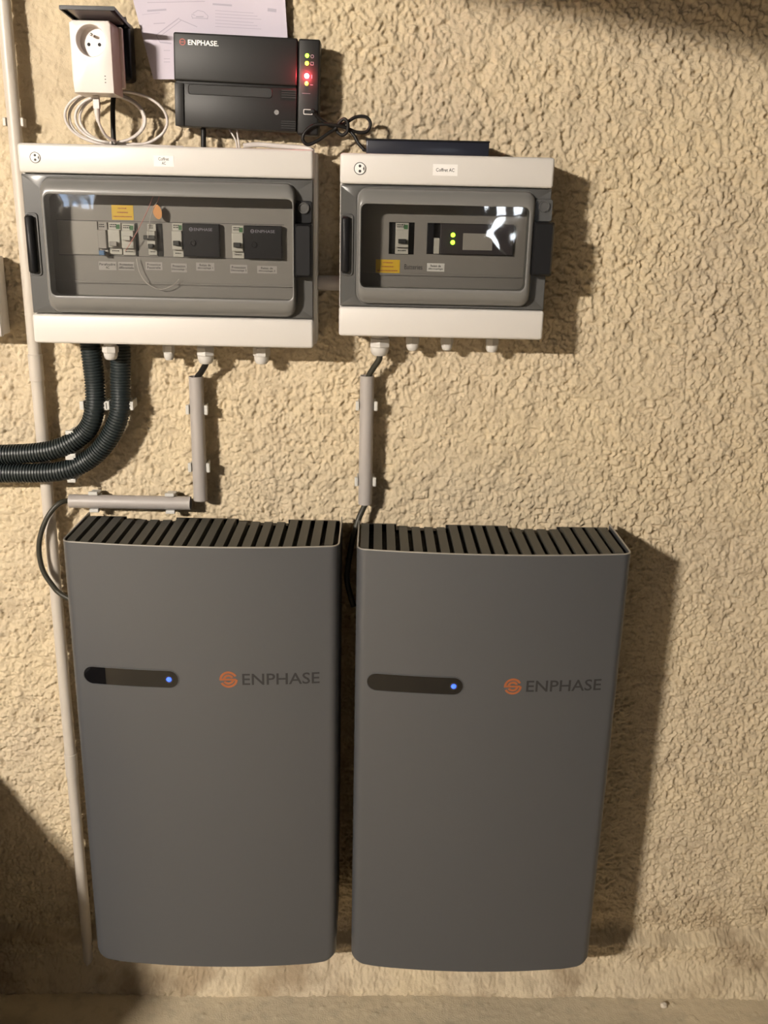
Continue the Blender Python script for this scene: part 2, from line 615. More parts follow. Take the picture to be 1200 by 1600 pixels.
mb = MB()
for b in ((NX0, NX0 + 0.03, NZ0, NZ1), (NX1 - 0.03, NX1, NZ0, NZ1), (NX0, NX1, NZ0, NZ0 + 0.03), (NX0, NX1, NZ1 - 0.03, NZ1), (-1.565, -1.535, NZ0, NZ1)):
    mb.box(b[0], b[1], RY1 - 0.07, RY1 - 0.02, b[2], b[3])
win = struct(link('streak_window', mb, 'white_paint'))  # unseen window, added to mirror a bluish streak in the wide box's pane
link('pane', MB().box(NX0 + 0.025, NX1 - 0.025, RY1 - 0.048, RY1 - 0.044, NZ0 + 0.025, NZ1 - 0.025), 'room_glass', win)
link('light_well', MB().box(NX0 - 0.1, NX1 + 0.1, RY1 - 0.30, RY1 - 0.29, NZ0 - 0.1, NZ1 + 0.1), 'streak_glow', win)

# lamp on the ceiling behind and beside the photographer: the one strong light of the cellar
lx, ly, lz = LAMP
t = thing('ceiling_lamp', (lx, ly, CEIL), 'white batten lamp with a glowing tube under the cellar ceiling', 'lamp')
link('lamp_body', MB().box(lx - 0.26, lx + 0.26, ly - 0.04, ly + 0.04, lz + 0.05, CEIL - 0.001, 0.006), 'white_paint', t)
mb = MB().cyl((lx - 0.22, ly, lz), (1, 0, 0), 0.019, 0.44, 16)
link('lamp_tube', mb, 'lamp_tube', t, 40)
for sx in (-1, 1):
    link('tube_holder', MB().box(lx + sx * 0.235 - 0.012, lx + sx * 0.235 + 0.012, ly - 0.02, ly + 0.02, lz - 0.022, lz + 0.055, 0.003), 'white_paint', t)

# unseen beam, added and angled to shade the top corner of the wall
bd = Vector((0.10, -0.19, 0)).normalized()
bn = Vector((bd.y, -bd.x, 0)) * -1
b0 = Vector((-0.26, -1.63, 0)) - bd * 1.2
mb = MB()
mb.loft([[b0 + bd * s_ + Vector((0, 0, 2.55)), b0 + bd * s_ + bn * 0.16 + Vector((0, 0, 2.55)), b0 + bd * s_ + bn * 0.16 + Vector((0, 0, CEIL - 0.001)), b0 + bd * s_ + Vector((0, 0, CEIL - 0.001))] for s_ in (0, 4.0)])
struct(link('shade_beam', mb, 'wood'))
# unseen cabinet beside the frame, added to shade the foot of the wall
t = thing('shade_cabinet', (-0.70, -0.52, 0.008), 'unseen dark grey cabinet added to shade the foot of the rough wall', 'cabinet')
link('body', MB().box(-1.05, -0.330, -0.93, -0.13, 0.03, 0.660, 0.004), 'cabinet_grey', t)
for k in range(2):
    d = link('door', MB().box(-1.045 + k * 0.36, -0.695 + k * 0.36, -0.948, -0.931, 0.04, 0.65, 0.003), 'cabinet_grey', t)
    link('handle', MB().box(-0.72 + k * 0.045, -0.71 + k * 0.045, -0.97, -0.949, 0.30, 0.42, 0.003), 'chrome', d)
for sx in (-1.02, -0.39):
    for sy in (-0.88, -0.18):
        link('foot', MB().cyl((sx + 0.015, sy, 0.004), (0, 0, 1), 0.018, 0.03, 12), 'black_plastic', t)

# ------------------------------------------------------------------ batteries
BW, BH, BZ = 0.55, 1.0165, 0.245
YB, YC, YM = -0.032, -0.222, -0.243         # back, front corner, front middle


def front_y(x, x0=0.0):
    u = 2 * (x - x0) / BW - 1
    return YC - (YC - YM) * -1 * 0 + (YM - YC) * (1 - u * u)


def cover_profile(inset=0.0, rc=0.020):
    """plan outline of the metal cover from back left round the front to back right"""
    pts = [(inset, YB), (inset, YB - 0.08)]
    yl = front_y(rc) + inset
    for k in range(7):
        a = math.radians(180 + 90 * k / 6)
        pts.append((rc + (rc - inset) * math.cos(a), yl + rc - inset + (rc - inset) * math.sin(a)))
    for k in range(1, 24):
        x = rc + (BW - 2 * rc) * k / 24
        pts.append((x, front_y(x) + inset))
    for k in range(7):
        a = math.radians(270 + 90 * k / 6)
        pts.append((BW - rc + (rc - inset) * math.cos(a), yl + rc - inset + (rc - inset) * math.sin(a)))
    pts += [(BW - inset, YB - 0.08), (BW - inset, YB)]
    return pts


def make_battery():
    B = thing('home_battery', (BW / 2, -0.13, BZ), 'grey wall battery with slatted top, nearer the tall pale pipe', 'battery', 'wall batteries')
    zt, rb = BZ + BH, 0.024
    levels = []
    for k in range(7):
        a = math.radians(90 * k / 6)
        levels.append((BZ + rb - rb * math.cos(a), rb - rb * math.sin(a)))
    levels = [(z, i) for z, i in levels] + [(BZ + 0.3, 0), (BZ + 0.7, 0), (zt - 0.0012, 0)]
    cov = MB()
    out = cover_profile()
    inn = cover_profile(0.0028)

    def lev(prof, z, i):
        r = []
        for x, y in prof:
            u = abs(2 * x / BW - 1)
            s = 1 if x > BW / 2 else -1
            r.append((x - s * i * max(0, (u - 0.80) / 0.20), y, z))
        return r
    loops = [lev(out, z, i) for z, i in levels] + [lev(inn, zt, 0), lev(inn, zt - 0.05, 0)]
    n = len(out)
    cov.loft(loops, True, False, closed=False)
    link('cover', cov, 'battery_paint', B, 35)
    rim = MB()
    rim.loft([[(x, y, zt - 0.0013) for x, y in cover_profile(-0.0002)], [(x, y, zt + 0.0006) for x, y in cover_profile(0.0)], [(x, y, zt + 0.0006) for x, y in cover_profile(0.0028)], [(x, y, zt - 0.002) for x, y in cover_profile(0.003)]], False, False, closed=False)
    link('cover_edge', rim, 'battery_rim', B, 60)
    link('body', MB().box(0.006, BW - 0.006, -0.205, YB, BZ + 0.03, zt - 0.040, 0.004), 'dark_body', B)
    for zz in (BZ + 0.12, zt - 0.16):
        link('wall_bracket', MB().box(0.05, BW - 0.05, YB + 0.0005, -0.001, zz, zz + 0.05), 'dark_body', B)
    for k, (xa, xb, zz) in enumerate(((0.006, 0.082, 0.008), (0.082, 0.190, 0.0165), (0.190, 0.325, 0.008), (0.325, 0.433, 0.0165), (0.433, BW - 0.006, 0.008))):
        link('rear_panel', MB().box(xa, xb, YB - 0.001, YB - (0.019 if zz > 0.01 else 0.007), zt - 0.045, zt - zz), 'black_plastic', B)
    # grid under the slats
    g = MB()
    for k in range(24):
        y = -0.050 - k * 0.0075
        if y > -0.222:
            g.box(0.008, BW - 0.008, y - 0.0012, y + 0.0012, zt - 0.026, zt - 0.022)
    g.box(0.006, BW - 0.006, -0.218, YB - 0.004, zt - 0.039, zt - 0.036)
    link('grille', g, 'black_plastic', B)
    ns = 20
    pitch = (BW - 0.010) / ns
    for k in range(ns):
        x0 = 0.005 + k * pitch + 0.0015
        x1 = x0 + 0.0172
        yf = max(front_y(min(max(x0, 0.012), BW - 0.012)), front_y(min(max(x1, 0.012), BW - 0.012))) + 0.0050
        if k in (0, ns - 1):
            yf += 0.010
        low = (k % 9) in (3, 4, 5, 6)
        yb = -0.052 if low else -0.040
        zs_ = zt - 0.0035
        s = MB()
        prof = [(yf, zs_), (yf + 0.004, zs_ + 0.001), (yb - 0.016, zs_ + 0.001), (yb - 0.006, zs_ - (0.001 if not low else 0.003)), (yb, zs_ - (0.006 if not low else 0.012)), (yb, zs_ - 0.018), (yf, zs_ - 0.018)]
        s.loft([[(x0, y, z) for y, z in prof], [(x1, y, z) for y, z in prof]])
        link('slat', s, 'slat_plastic', B)
    # oval display with its light
    fy_ = lambda x: front_y(x)

    def pill(x0, x1, z0, z1, off):
        r = (z1 - z0) / 2
        top, pts = [], []
        for k in range(13):
            a = math.radians(270 + 180 * k / 12)
            pts.append((x1 - r + r * math.cos(a), (z0 + z1) / 2 + r * math.sin(a)))
        for k in range(1, 12):
            pts.append((x1 - r + (x0 - x1 + 2 * r) * k / 12, z1))
        for k in range(13):
            a = math.radians(90 + 180 * k / 12)
            pts.append((x0 + r + r * math.cos(a), (z0 + z1) / 2 + r * math.sin(a)))
        for k in range(1, 12):
            pts.append((x0 + r + (x1 - x0 - 2 * r) * k / 12, z0))
        return [(x, fy_(x) - off, z) for x, z in pts]
    zc = 0.972
    X0, X1 = 0.026, 0.223
    mb = MB().loft([pill(X0 - 0.0024, X1 + 0.0024, zc - 0.0214, zc + 0.0214, 0.0), pill(X0 - 0.002, X1 + 0.002, zc - 0.021, zc + 0.021, 0.0012), pill(X0 - 0.0008, X1 + 0.0008, zc - 0.0198, zc + 0.0198, 0.0014), pill(X0, X1, zc - 0.019, zc + 0.019, 0.0004)], False, False)
    link('display_bezel', mb, 'battery_paint', B, 40)
    mb = MB()
    a, b = pill(X0 + 0.0001, X1 - 0.0001, zc - 0.0189, zc + 0.0189, 0.0005), pill(X0 + 0.0001, X1 - 0.0001, zc - 0.0189, zc + 0.0189, 0.0007)
    mb.loft([a, b], False, False)
    n = len(b)
    # strip fill so that the pane follows the bowed front
    o = len(mb.v) - n
    right = list(range(0, 13))
    topi = list(range(13, 24))
    left = list(range(24, 37))
    boti = list(range(37, 48))
    for i in range(12 // 2):
        pass
    tl = [12] + topi + [24]
    bl = [0] + boti[::-1] + [36]
    for i in range(len(tl) - 1):
        mb.f.append((o + tl[i], o + tl[i + 1], o + bl[i + 1], o + bl[i]))
    mb.f.append(tuple(o + i for i in right))
    mb.f.append(tuple(o + i for i in left))
    d = link('display_window', mb, 'gloss_black', B)
    xl = 0.204
    mb = MB().loft([circle(xl, zc, 0.0085, fy_(xl) - 0.0009, 20), circle(xl, zc, 0.0078, fy_(xl) - 0.0016, 20), circle(xl, zc, 0.0055, fy_(xl) - 0.0012, 20)], False, False)
    link('led_ring', mb, 'dark_print', d)
    mb = MB().loft([circle(xl, zc, 0.0056, fy_(xl) - 0.0009, 18), circle(xl, zc, 0.0050, fy_(xl) - 0.0018, 18), circle(xl, zc, 0.003, fy_(xl) - 0.0024, 18)], False, True)
    link('status_light', mb, 'led_blue', d)
    # emblem: a ring with two curved bars, then the lettering
    ex, ez, er = 0.326, zc + 0.002, 0.0185
    mb = MB()

    def flat(poly):
        mb.add([(x, fy_(x) - 0.0006, z) for x, z in poly], [tuple(range(len(poly)))])

    def arc(r0, r1, a0, a1, n=14):
        for k in range(n):
            p, q = math.radians(a0 + (a1 - a0) * k / n), math.radians(a0 + (a1 - a0) * (k + 1) / n)
            flat([(ex + r0 * math.cos(p), ez + r0 * math.sin(p)), (ex + r1 * math.cos(p), ez + r1 * math.sin(p)), (ex + r1 * math.cos(q), ez + r1 * math.sin(q)), (ex + r0 * math.cos(q), ez + r0 * math.sin(q))])
    arc(er * 0.74, er, 28, 180)
    arc(er * 0.74, er, 208, 360)
    arc(er * 0.36, er * 0.62, 28, 180, 10)
    arc(er * 0.36, er * 0.62, 208, 360, 10)
    flat([(ex - er, ez - 0.0022), (ex + er * 0.85, ez - 0.0022), (ex + er * 0.85, ez + 0.0022), (ex - er, ez + 0.0022)])
    link('emblem', mb, 'orange_print', B)
    mb = MB()
    put_text(mb, 'ENPHASE', 0.354, 0.512, zc - 0.0105, zc + 0.0155, lambda x: fy_(x) - 0.0006, 0.010)
    link('lettering', mb, 'dark_print', B)
    return B


bat = make_battery()
bat2 = copy_tree(bat)
bat2.location = (bat.location.x + 0.5849, bat.location.y, bat.location.z - 0.005)
tag(bat2, 'grey wall battery with slatted top, casting a wide shadow on bare wall', 'battery', 'wall batteries')


# ------------------------------------------------------------------ distribution boxes
def gland_mesh(x, y, ztop, r, h):
    mb = MB()
    mb.cyl((x, y, ztop), (0, 0, -1), r * 0.82, h * 0.30, 20)
    a0 = random.random()
    z1, z2 = ztop - h * 0.30, ztop - h * 0.66
    hexl = lambda rr, z: [(x + rr * math.cos(a0 + math.pi * k / 3), y + rr * math.sin(a0 + math.pi * k / 3), z) for k in range(6)]
    mb.loft([hexl(r * 0.95, z1), hexl(r * 1.06, z1 - 0.0015), hexl(r * 1.06, z2 + 0.0015), hexl(r * 0.97, z2)])
    cl = lambda rr, z: [(x + rr * math.cos(2 * math.pi * k / 20), y + rr * math.sin(2 * math.pi * k / 20), z) for k in range(20)]
    mb.loft([cl(r * 0.93, z2), cl(r * 0.90, z2 - h * 0.14), cl(r * 0.78, z2 - h * 0.26), cl(r * 0.62, z2 - h * 0.33)])
    return mb


def logo_disc(x, z, r, y, parent):
    mb = MB().loft([circle(x, z, r, y + 0.0004), circle(x, z, r, y - 0.0010), circle(x, z, r * 0.86, y - 0.0012)], False, True)
    d = link('logo_disc', mb, 'label_paper', parent)
    mb = MB()
    c = circle(x, z, r * 1.0, y - 0.00125)
    c2 = circle(x, z, r * 0.88, y - 0.00125)
    mb.loft([c, c2], False, False)
    for dz in (0.40, -0.40):
        k = circle(x, z + dz * r, r * 0.23, y - 0.0014, 14)
        mb.add(k, [tuple(range(14))])
    k = [(x + r * 0.50, y - 0.0014, z), (x + r * 0.68, y - 0.0014, z + r * 0.42), (x + r * 0.76, y - 0.0014, z), (x + r * 0.68, y - 0.0014, z - r * 0.42)]
    mb.add(k, [(0, 3, 2, 1)])
    link('logo_print', mb, 'dark_print', d)


def sticker(name, x0, x1, z0, z1, y, lines, parent, m='label_paper', ink='dark_print', pad=0.12):
    s = link(name, MB().box(x0, x1, y - 0.0006, y, z0, z1), m, parent)
    if lines:
        mb = MB()
        n = len(lines)
        H = (z1 - z0) * (1 - 2 * pad)
        for i, (txt, frac) in enumerate(lines):
            lh = H / n
            zz1 = z1 - (z1 - z0) * pad - i * lh - lh * 0.12
            zz0 = zz1 - lh * 0.76
            xc, hw = (x0 + x1) / 2, (x1 - x0) * frac / 2
            put_text(mb, txt, xc - hw, xc + hw, zz0, zz1, y - 0.0009, 0.01)
        link('lettering', mb, ink, s)
    return s


def make_enclosure(label, X0, X1, Z0, Z1, ZB_, ZT_, bez, gl, holes, glands, big):
    yb, ym, yf = -0.012, -0.074, -0.130
    E = thing('electrical_enclosure', ((X0 + X1) / 2, -0.012, Z0), label, 'electrical box', 'wall distribution boxes')
    b = MB().box(X0 - 0.001, X1 + 0.003, yb, ym + 0.004, Z0 + 0.001, Z1 - 0.001, 0.004)
    link('back_box', b, 'enclosure_plastic', E)
    c = MB()
    c.box(X0, X1, ym, yf, ZT_, Z1, 0.0055, 3)
    c.box(X0, X1, ym, yf, Z0, ZB_, 0.0055, 3)
    for a, b_ in ((X0, X0 + 0.0045), (X1 - 0.0045, X1)):
        c.box(a, b_, ym, -0.110, ZB_ - 0.001, ZT_ + 0.001)
    link('front_cover', c, 'enclosure_plastic', E, 40)
    # inner face plate
    p = plate_with_holes(MB(), X0 + 0.006, X1 - 0.006, ZB_ - 0.02 + 0.021, ZT_ - 0.001, -0.0895, -0.087, holes)
    p.box(X0 + 0.02, X1 - 0.02, -0.0935, -0.0895, gl[2] + 0.022, gl[2] + 0.026)
    link('face_plate', p, 'panel_plastic', E)
    link('mounting_plate', MB().box(X0 + 0.008, X1 - 0.008, -0.079, -0.0745, ZB_ + 0.002, ZT_ - 0.002), 'black_plastic', E)
    # hinged door: flange, swelling surround, window
    fx0, fx1, fz0, fz1 = X0 + 0.0015, X1 - 0.0015, ZB_ + 0.0015, ZT_ - 0.0015
    d = MB()
    r1, r2 = 0.020, 0.012
    N = 6
    loops = [rrect(fx0, fx1, fz0, fz1, 0.002, -0.111, N), rrect(fx0, fx1, fz0, fz1, 0.002, -0.1225, N), rrect(fx0 + 0.001, fx1 - 0.001, fz0 + 0.001, fz1 - 0.001, 0.002, -0.1235, N),
             rrect(bez[0] - 0.0022, bez[1] + 0.0022, bez[2] - 0.0022, bez[3] + 0.0022, r1 + 0.002, -0.1235, N)]
    d.loft(loops, False, False)
    D = link('door', d, 'smoke_plastic', E, 40)
    e = MB()

    def mixr(t):
        return [bez[i] + (gl[i] - bez[i]) * t for i in range(4)]
    loops = [rrect(bez[0] - 0.0022, bez[1] + 0.0022, bez[2] - 0.0022, bez[3] + 0.0022, r1 + 0.002, -0.1215, N)]
    loops.append(rrect(*bez, r1, -0.1225, N))
    loops.append(rrect(*bez, r1, -0.130, N))
    for t_, y in ((0.10, -0.1385), (0.28, -0.145), (0.55, -0.1495), (0.85, -0.1515), (1.0, -0.1518)):
        loops.append(rrect(*mixr(t_), r1 + (r2 - r1) * t_, y, N))
    g1 = [gl[0] + 0.0015, gl[1] - 0.0015, gl[2] + 0.0015, gl[3] - 0.0015]
    loops.append(rrect(*g1, r2 - 0.001, -0.1512, N))
    loops.append(rrect(*g1, r2 - 0.001, -0.1200, N))
    e.loft(loops, False, False)
    link('window_surround', e, 'bezel_plastic', D, 40)
    q = MB().loft([rrect(*g1, r2 - 0.001, -0.1495, N), rrect(*g1, r2 - 0.001, -0.1505, N)])
    link('window_pane', q, 'window_pane', D)
    # hinge grip on one side
    hz0, hz1 = (1.770, 1.875) if big else (1.783, 1.886)
    link('hinge_recess', MB().loft([rrect(X0 + 0.002, X0 + 0.0265, hz0 - 0.006, hz1 + 0.005, 0.006, -0.1232), rrect(X0 + 0.003, X0 + 0.0255, hz0 - 0.005, hz1 + 0.004, 0.006, -0.1268), rrect(X0 + 0.005, X0 + 0.0235, hz0 - 0.003, hz1 + 0.002, 0.005, -0.1268), rrect(X0 + 0.005, X0 + 0.0235, hz0 - 0.003, hz1 + 0.002, 0.005, -0.1245)], False, True), 'smoke_plastic', D, 40)
    link('hinge_bar', MB().loft([rrect(X0 + 0.004, X0 + 0.0185, hz0, hz1, 0.005, -0.1248), rrect(X0 + 0.004, X0 + 0.0185, hz0, hz1, 0.005, -0.1345), rrect(X0 + 0.007, X0 + 0.0155, hz0 + 0.004, hz1 - 0.004, 0.004, -0.1385)], True, True), 'black_plastic', D, 50)
    # latch on the other side
    lx0, lx1 = X1 - 0.034, X1 - (0.001 if big else -0.004)
    lz0, lz1 = (1.774, 1.871) if big else (1.786, 1.884)
    latch = link('latch_handle', MB().loft([rrect(lx0, lx1, lz0, lz1, 0.004, -0.1238), rrect(lx0, lx1, lz0, lz1, 0.004, -0.150), rrect(lx0 + 0.004, lx1 - 0.004, lz0 + 0.004, lz1 - 0.004, 0.004, -0.156)]), 'black_plastic', D, 40)
    link('latch_plate', MB().loft([rrect(lx0, lx1 - 0.002, lz1 + 0.0005, lz1 + 0.041, 0.004, -0.1238), rrect(lx0 + 0.001, lx1 - 0.003, lz1 + 0.0015, lz1 + 0.040, 0.004, -0.1295)]), 'smoke_plastic' if not big else 'black_plastic', latch, 40)
    kx, kz = (lx0 + lx1) / 2, lz1 + 0.028
    link('latch_knob', MB().loft([circle(kx, kz, 0.0105, -0.1294), circle(kx, kz, 0.0100, -0.1345), circle(kx, kz, 0.0080, -0.1345), circle(kx, kz, 0.0075, -0.1325)], False, True), 'smoke_plastic', latch, 40)
    for gx, gyy, gr, gh in glands:
        link('cable_gland', gland_mesh(gx, gyy, Z0 + 0.004, gr, gh), 'gland_plastic', E, 35)
    return E


L_GL = (-0.004, 0.4575, 1.729, 1.9155)
EL = make_enclosure('wide pale grey distribution box with tinted window, under the white plug adapter', -0.0510, 0.4930, 1.6375, 2.0020, 1.6930, 1.9505, (-0.0125, 0.4595, 1.6975, 1.9430), L_GL, [],
                    [(0.0845, -0.086, 0.0150, 0.040), (0.193, -0.050, 0.0115, 0.044), (0.268, -0.050, 0.0180, 0.050), (0.382, -0.050, 0.0165, 0.048)], True)
R_GL = (0.5815, 0.8975, 1.7565, 1.9110)
ER = make_enclosure('narrower pale grey distribution box with tinted window, beneath the flat black switch', 0.5425, 0.9405, 1.6635, 1.9980, 1.7195, 1.9440, (0.5760, 0.9090, 1.7270, 1.9380), R_GL,
                    [(0.6365, 0.6855, 1.818, 1.8775), (0.710, 0.877, 1.8195, 1.8775)],
                    [(0.623, -0.050, 0.0205, 0.052), (0.690, -0.050, 0.0140, 0.040), (0.760, -0.050, 0.0125, 0.038), (0.852, -0.050, 0.0135, 0.040)], False)
logo_disc(-0.0185, 1.977, 0.0098, -0.130, EL)
sticker('label_sticker', 0.199, 0.236, 1.9665, 1.9855, -0.130, [('Coffret', 0.52), ('AC', 0.2)], EL)
logo_disc(0.5795, 1.971, 0.0112, -0.130, ER)
sticker('label_sticker', 0.7145, 0.7605, 1.962, 1.982, -0.130, [('Coffret AC', 0.74)], ER, pad=0.30)

PY = -0.0895
for x0, x1, z0, z1, lines in ((0.0735, 0.1075, 1.776, 1.792, [('Parafoudre', .9), ('AC', .2)]), (0.1115, 0.1425, 1.7765, 1.792, [('Protection', .82), ('différentielle', .94)]),
                              (0.1645, 0.197, 1.778, 1.793, [('Protection', .8), ('Passerelle', .8)]), (0.214, 0.2445, 1.775, 1.7915, [('Protection', .8), ('Découplage 1', .92)]),
                              (0.2625, 0.298, 1.779, 1.794, [('Relais de', .62), ('découplage 1', .84)]), (0.3285, 0.362, 1.7755, 1.7915, [('Protection', .8), ('Découplage 2', .9)]),
                              (0.381, 0.4195, 1.7765, 1.7905, [('Relais de', .6), ('découplage 2', .84)])):
    sticker('label_sticker', x0, x1, z0, z1, PY, lines, EL, 'label_grey')


def scribble(mb, x0, x1, z0, z1, y, rows):
    for k in range(rows):
        zz = z1 - (z1 - z0) * (k + 0.5) / rows
        x = x0
        while x < x1:
            L_ = random.uniform(0.0012, 0.0035)
            mb.box(x, min(x + L_, x1), y - 0.0008, y - 0.0003, zz - 0.0009, zz + 0.0009)
            x += L_ + 0.0009


def warning(x0, x1, z0, z1, parent):
    s = link('warning_sticker', MB().box(x0, x1, PY - 0.0006, PY, z0, z1), 'yellow_sticker', parent)
    mb = MB()
    w_, h_ = x1 - x0, z1 - z0
    for a, b, c, d_ in ((.3, .7, .72, .86), (.25, .75, .44, .58), (.08, .92, .14, .32)):
        scribble(mb, x0 + w_ * a, x0 + w_ * b, z0 + h_ * c, z0 + h_ * d_, PY - 0.0003, 1)
    link('lettering', mb, 'red_print', s)


warning(0.105, 0.1465, 1.870, 1.897, EL)
warning(0.612, 0.659, 1.7805, 1.8075, ER)
mb = put_text(MB(), 'Batteries', 0.668, 0.703, 1.7900, 1.7995, PY - 0.0004)
link('handwriting', mb, 'dark_print', ER)
sticker('label_sticker', 0.712, 0.746, 1.787, 1.8025, PY, [('Relais de', .6), ('découplage', .84)], ER, 'label_paper')


# devices on the rails inside the two boxes
def breaker(x0, x1, z0, z1, label, body='module_white', yb=PY - 0.0004, yf=-0.104, chip='module_green', toggle='toggle_black', toggle_z=0.42, bar=False):
    t = thing('circuit_breaker', ((x0 + x1) / 2, yb, z0), label, 'circuit breaker', 'devices inside the distribution boxes')
    h = z1 - z0
    w_ = x1 - x0
    mb = MB().box(x0, x1, yb, yf + 0.010, z0, z1, 0.0008)
    mb.box(x0 + 0.0004, x1 - 0.0004, yf + 0.011, yf, z0 + h * 0.22, z0 + h * 0.78, 0.0012)
    link('body', mb, body, t)
    link('toggle', MB().box(x0 + w_ * 0.20, x1 - w_ * 0.20, yf + 0.001, yf - 0.009, z0 + h * (toggle_z - 0.07), z0 + h * (toggle_z + 0.07), 0.001), toggle, t)
    if chip:
        link('marker', MB().box(x0 + w_ * 0.62, x1 - w_ * 0.08, yf + 0.0099, yf + 0.0093, z0 + h * 0.80, z0 + h * 0.94), chip, t)
    mb = MB()
    scribble(mb, x0 + w_ * 0.12, x1 - w_ * 0.3, z0 + h * 0.84, z0 + h * 0.97, yf + 0.0100, 2)
    link('printed_text', mb, 'dark_print', t)
    mb = MB()
    scribble(mb, x0 + w_ * 0.2, x1 - w_ * 0.2, z0 + h * 0.05, z0 + h * 0.18, yf + 0.0100, 1)
    link('printed_text', mb, 'dark_print', t)
    if bar:
        link('lock_bar', MB().box(x0 - 0.005, x1 + 0.001, yf - 0.001, yf - 0.0075, z0 + h * 0.50, z0 + h * 0.64, 0.0015), 'toggle_black', t)
    return t


breaker(0.0785, 0.0955, 1.803, 1.865, 'grey surge arrester with a blue band, beside the blank covers', 'module_grey', chip=None, toggle='module_blue', toggle_z=0.10)
breaker(0.098, 0.1215, 1.806, 1.865, 'white residual current breaker under the yellow sticker', 'module_white', toggle='module_grey', toggle_z=0.34)
breaker(0.1235, 0.1475, 1.805, 1.8635, 'plain pale module between two breakers under the orange tag cord', 'module_white', toggle='module_white', toggle_z=0.55)
breaker(0.1725, 0.1890, 1.806, 1.864, 'narrow breaker with a black bar clipped across its toggle', 'module_white', toggle_z=0.30, chip=None, bar=True)
breaker(0.2200, 0.2400, 1.8035, 1.8665, 'narrow white breaker with green mark beside the first black relay', 'module_white')
breaker(0.3345, 0.3570, 1.8035, 1.8645, 'narrow white breaker with green mark beside the second black relay', 'module_white')
breaker(0.6490, 0.6745, 1.8185, 1.8765, 'white breaker in the dark slot of the narrower box', 'module_white', yb=-0.080)


def relay(x0, x1, z0, z1, label, knob=True):
    t = thing('relay_module', ((x0 + x1) / 2, PY, z0), label, 'relay', 'devices inside the distribution boxes')
    yf = -0.105
    link('body', MB().box(x0, x1, PY - 0.0004, yf, z0, z1, 0.0012), 'module_black', t)
    mb = MB()
    c, cz, r = x0 + 0.016, z1 - 0.0105, 0.0036
    mb.loft([circle(c, cz, r, yf - 0.0003, 16), circle(c, cz, r * 0.68, yf - 0.0003, 16)], False, False)
    mb.box(c - r, c + r, yf - 0.0004, yf - 0.0001, cz - 0.0005, cz + 0.0005)
    put_text(mb, 'ENPHASE', x0 + 0.0215, x1 - 0.013, cz - 0.0027, cz + 0.0027, yf - 0.0003, 0.01)
    link('lettering', mb, 'grey_print', t)
    kx, kz = x0 + 0.0185, z0 + 0.0255
    link('dial', MB().loft([circle(kx, kz, 0.0062, yf + 0.0002, 20), circle(kx, kz, 0.0060, yf - 0.003, 20), circle(kx, kz, 0.0036, yf - 0.0032, 20), circle(kx, kz, 0.0034, yf - 0.0015, 20)], False, True), 'module_black', t, 40)
    return t


relay(0.2420, 0.3115, 1.8055, 1.8665, 'black relay module in the middle of the wide box')
relay(0.3590, 0.4310, 1.8045, 1.8655, 'black relay module nearest the latch of the wide box')
# blank covers and dark gap strips on the plate of the wide box
link('blank_cover', MB().box(0.000, 0.0765, PY - 0.003, PY - 0.0002, 1.8045, 1.8665, 0.0008), 'module_grey', EL)
link('slot_gap', MB().box(0.1482, 0.1525, PY - 0.001, PY - 0.0001, 1.803, 1.865), 'hole_black', EL)
link('slot_gap', MB().box(0.1895, 0.2005, PY - 0.001, PY - 0.0001, 1.804, 1.865), 'hole_black', EL)
link('slot_line', MB().box(-0.002, 0.4345, PY - 0.0005, PY - 0.0001, 1.8026, 1.8034), 'dark_print', EL)
link('slot_line', MB().box(-0.002, 0.4345, PY - 0.0005, PY - 0.0001, 1.8672, 1.8680), 'dark_print', EL)
# tag hanging on a loop inside the wide box
c = at(246, 331, -0.110)
t = thing('seal_tag', (c.x, c.y, c.z), 'small orange tag on a clear cord above the barred breaker', 'tag')
mb = MB()
mb.loft([[(c.x + 0.0085 * math.cos(a), c.y + yo, c.z + 0.013 * math.sin(a) - 0.003 * math.cos(a)) for a in [2 * math.pi * k / 20 for k in range(20)]] for yo in (0.0, -0.0012)])
link('tag_disc', mb, 'orange_tag', t)
pth = spline([at(245, 316, -0.111), at(238, 330, -0.112), at(233, 352, -0.112), at(231, 372, -0.112)])
link('thin_line', MB().sweep(pth, 0.0007, 6), 'cable_white', t)  # the tag's own cord
pth = spline([at(246, 316, -0.112), at(249, 304, -0.114), at(240, 306, -0.114), at(230, 330, -0.114), at(212, 366, -0.114), at(196, 392, -0.112)])
link('thin_line', MB().sweep(pth, 0.0008, 6), 'pink_line', t)  # thin pink line slanting down across the box
pth = spline([at(213, 404, -0.100), at(218, 425, -0.104), at(230, 443, -0.106), at(250, 452, -0.106), at(270, 446, -0.104), at(280, 436, -0.100)])
link('thin_line', MB().sweep(pth, 0.0007, 6), 'cable_white', t)  # thin pale curve low in the box
# relay with two green lights in the narrower box
t = thing('relay_module', (0.79, -0.080, 1.8205), 'wide dark relay with two green lights in the narrower box', 'relay', 'devices inside the distribution boxes')
link('body', MB().box(0.735, 0.8765, -0.080, -0.098, 1.8203, 1.8768, 0.0012), 'module_mauve', t)
link('terminal_block', MB().box(0.7235, 0.7345, -0.080, -0.0945, 1.8203, 1.850, 0.001), 'module_white', t)
link('side_module', MB().box(0.7105, 0.723, -0.080, -0.092, 1.8203, 1.8768, 0.001), 'module_black', t)
link('painted_reflection', MB().box(0.779, 0.836, -0.0982, -0.0995, 1.829, 1.860, 0.0005), 'module_grey', t)  # pale plate painting in a window reflection on the relay
for kz in (1.8562, 1.8425):
    mb = MB().loft([circle(0.7595, kz, 0.0042, -0.0979, 16), circle(0.7595, kz, 0.0036, -0.1000, 16), circle(0.7595, kz, 0.0018, -0.1008, 16)], False, True)
    link('status_light', mb, 'led_green', t)

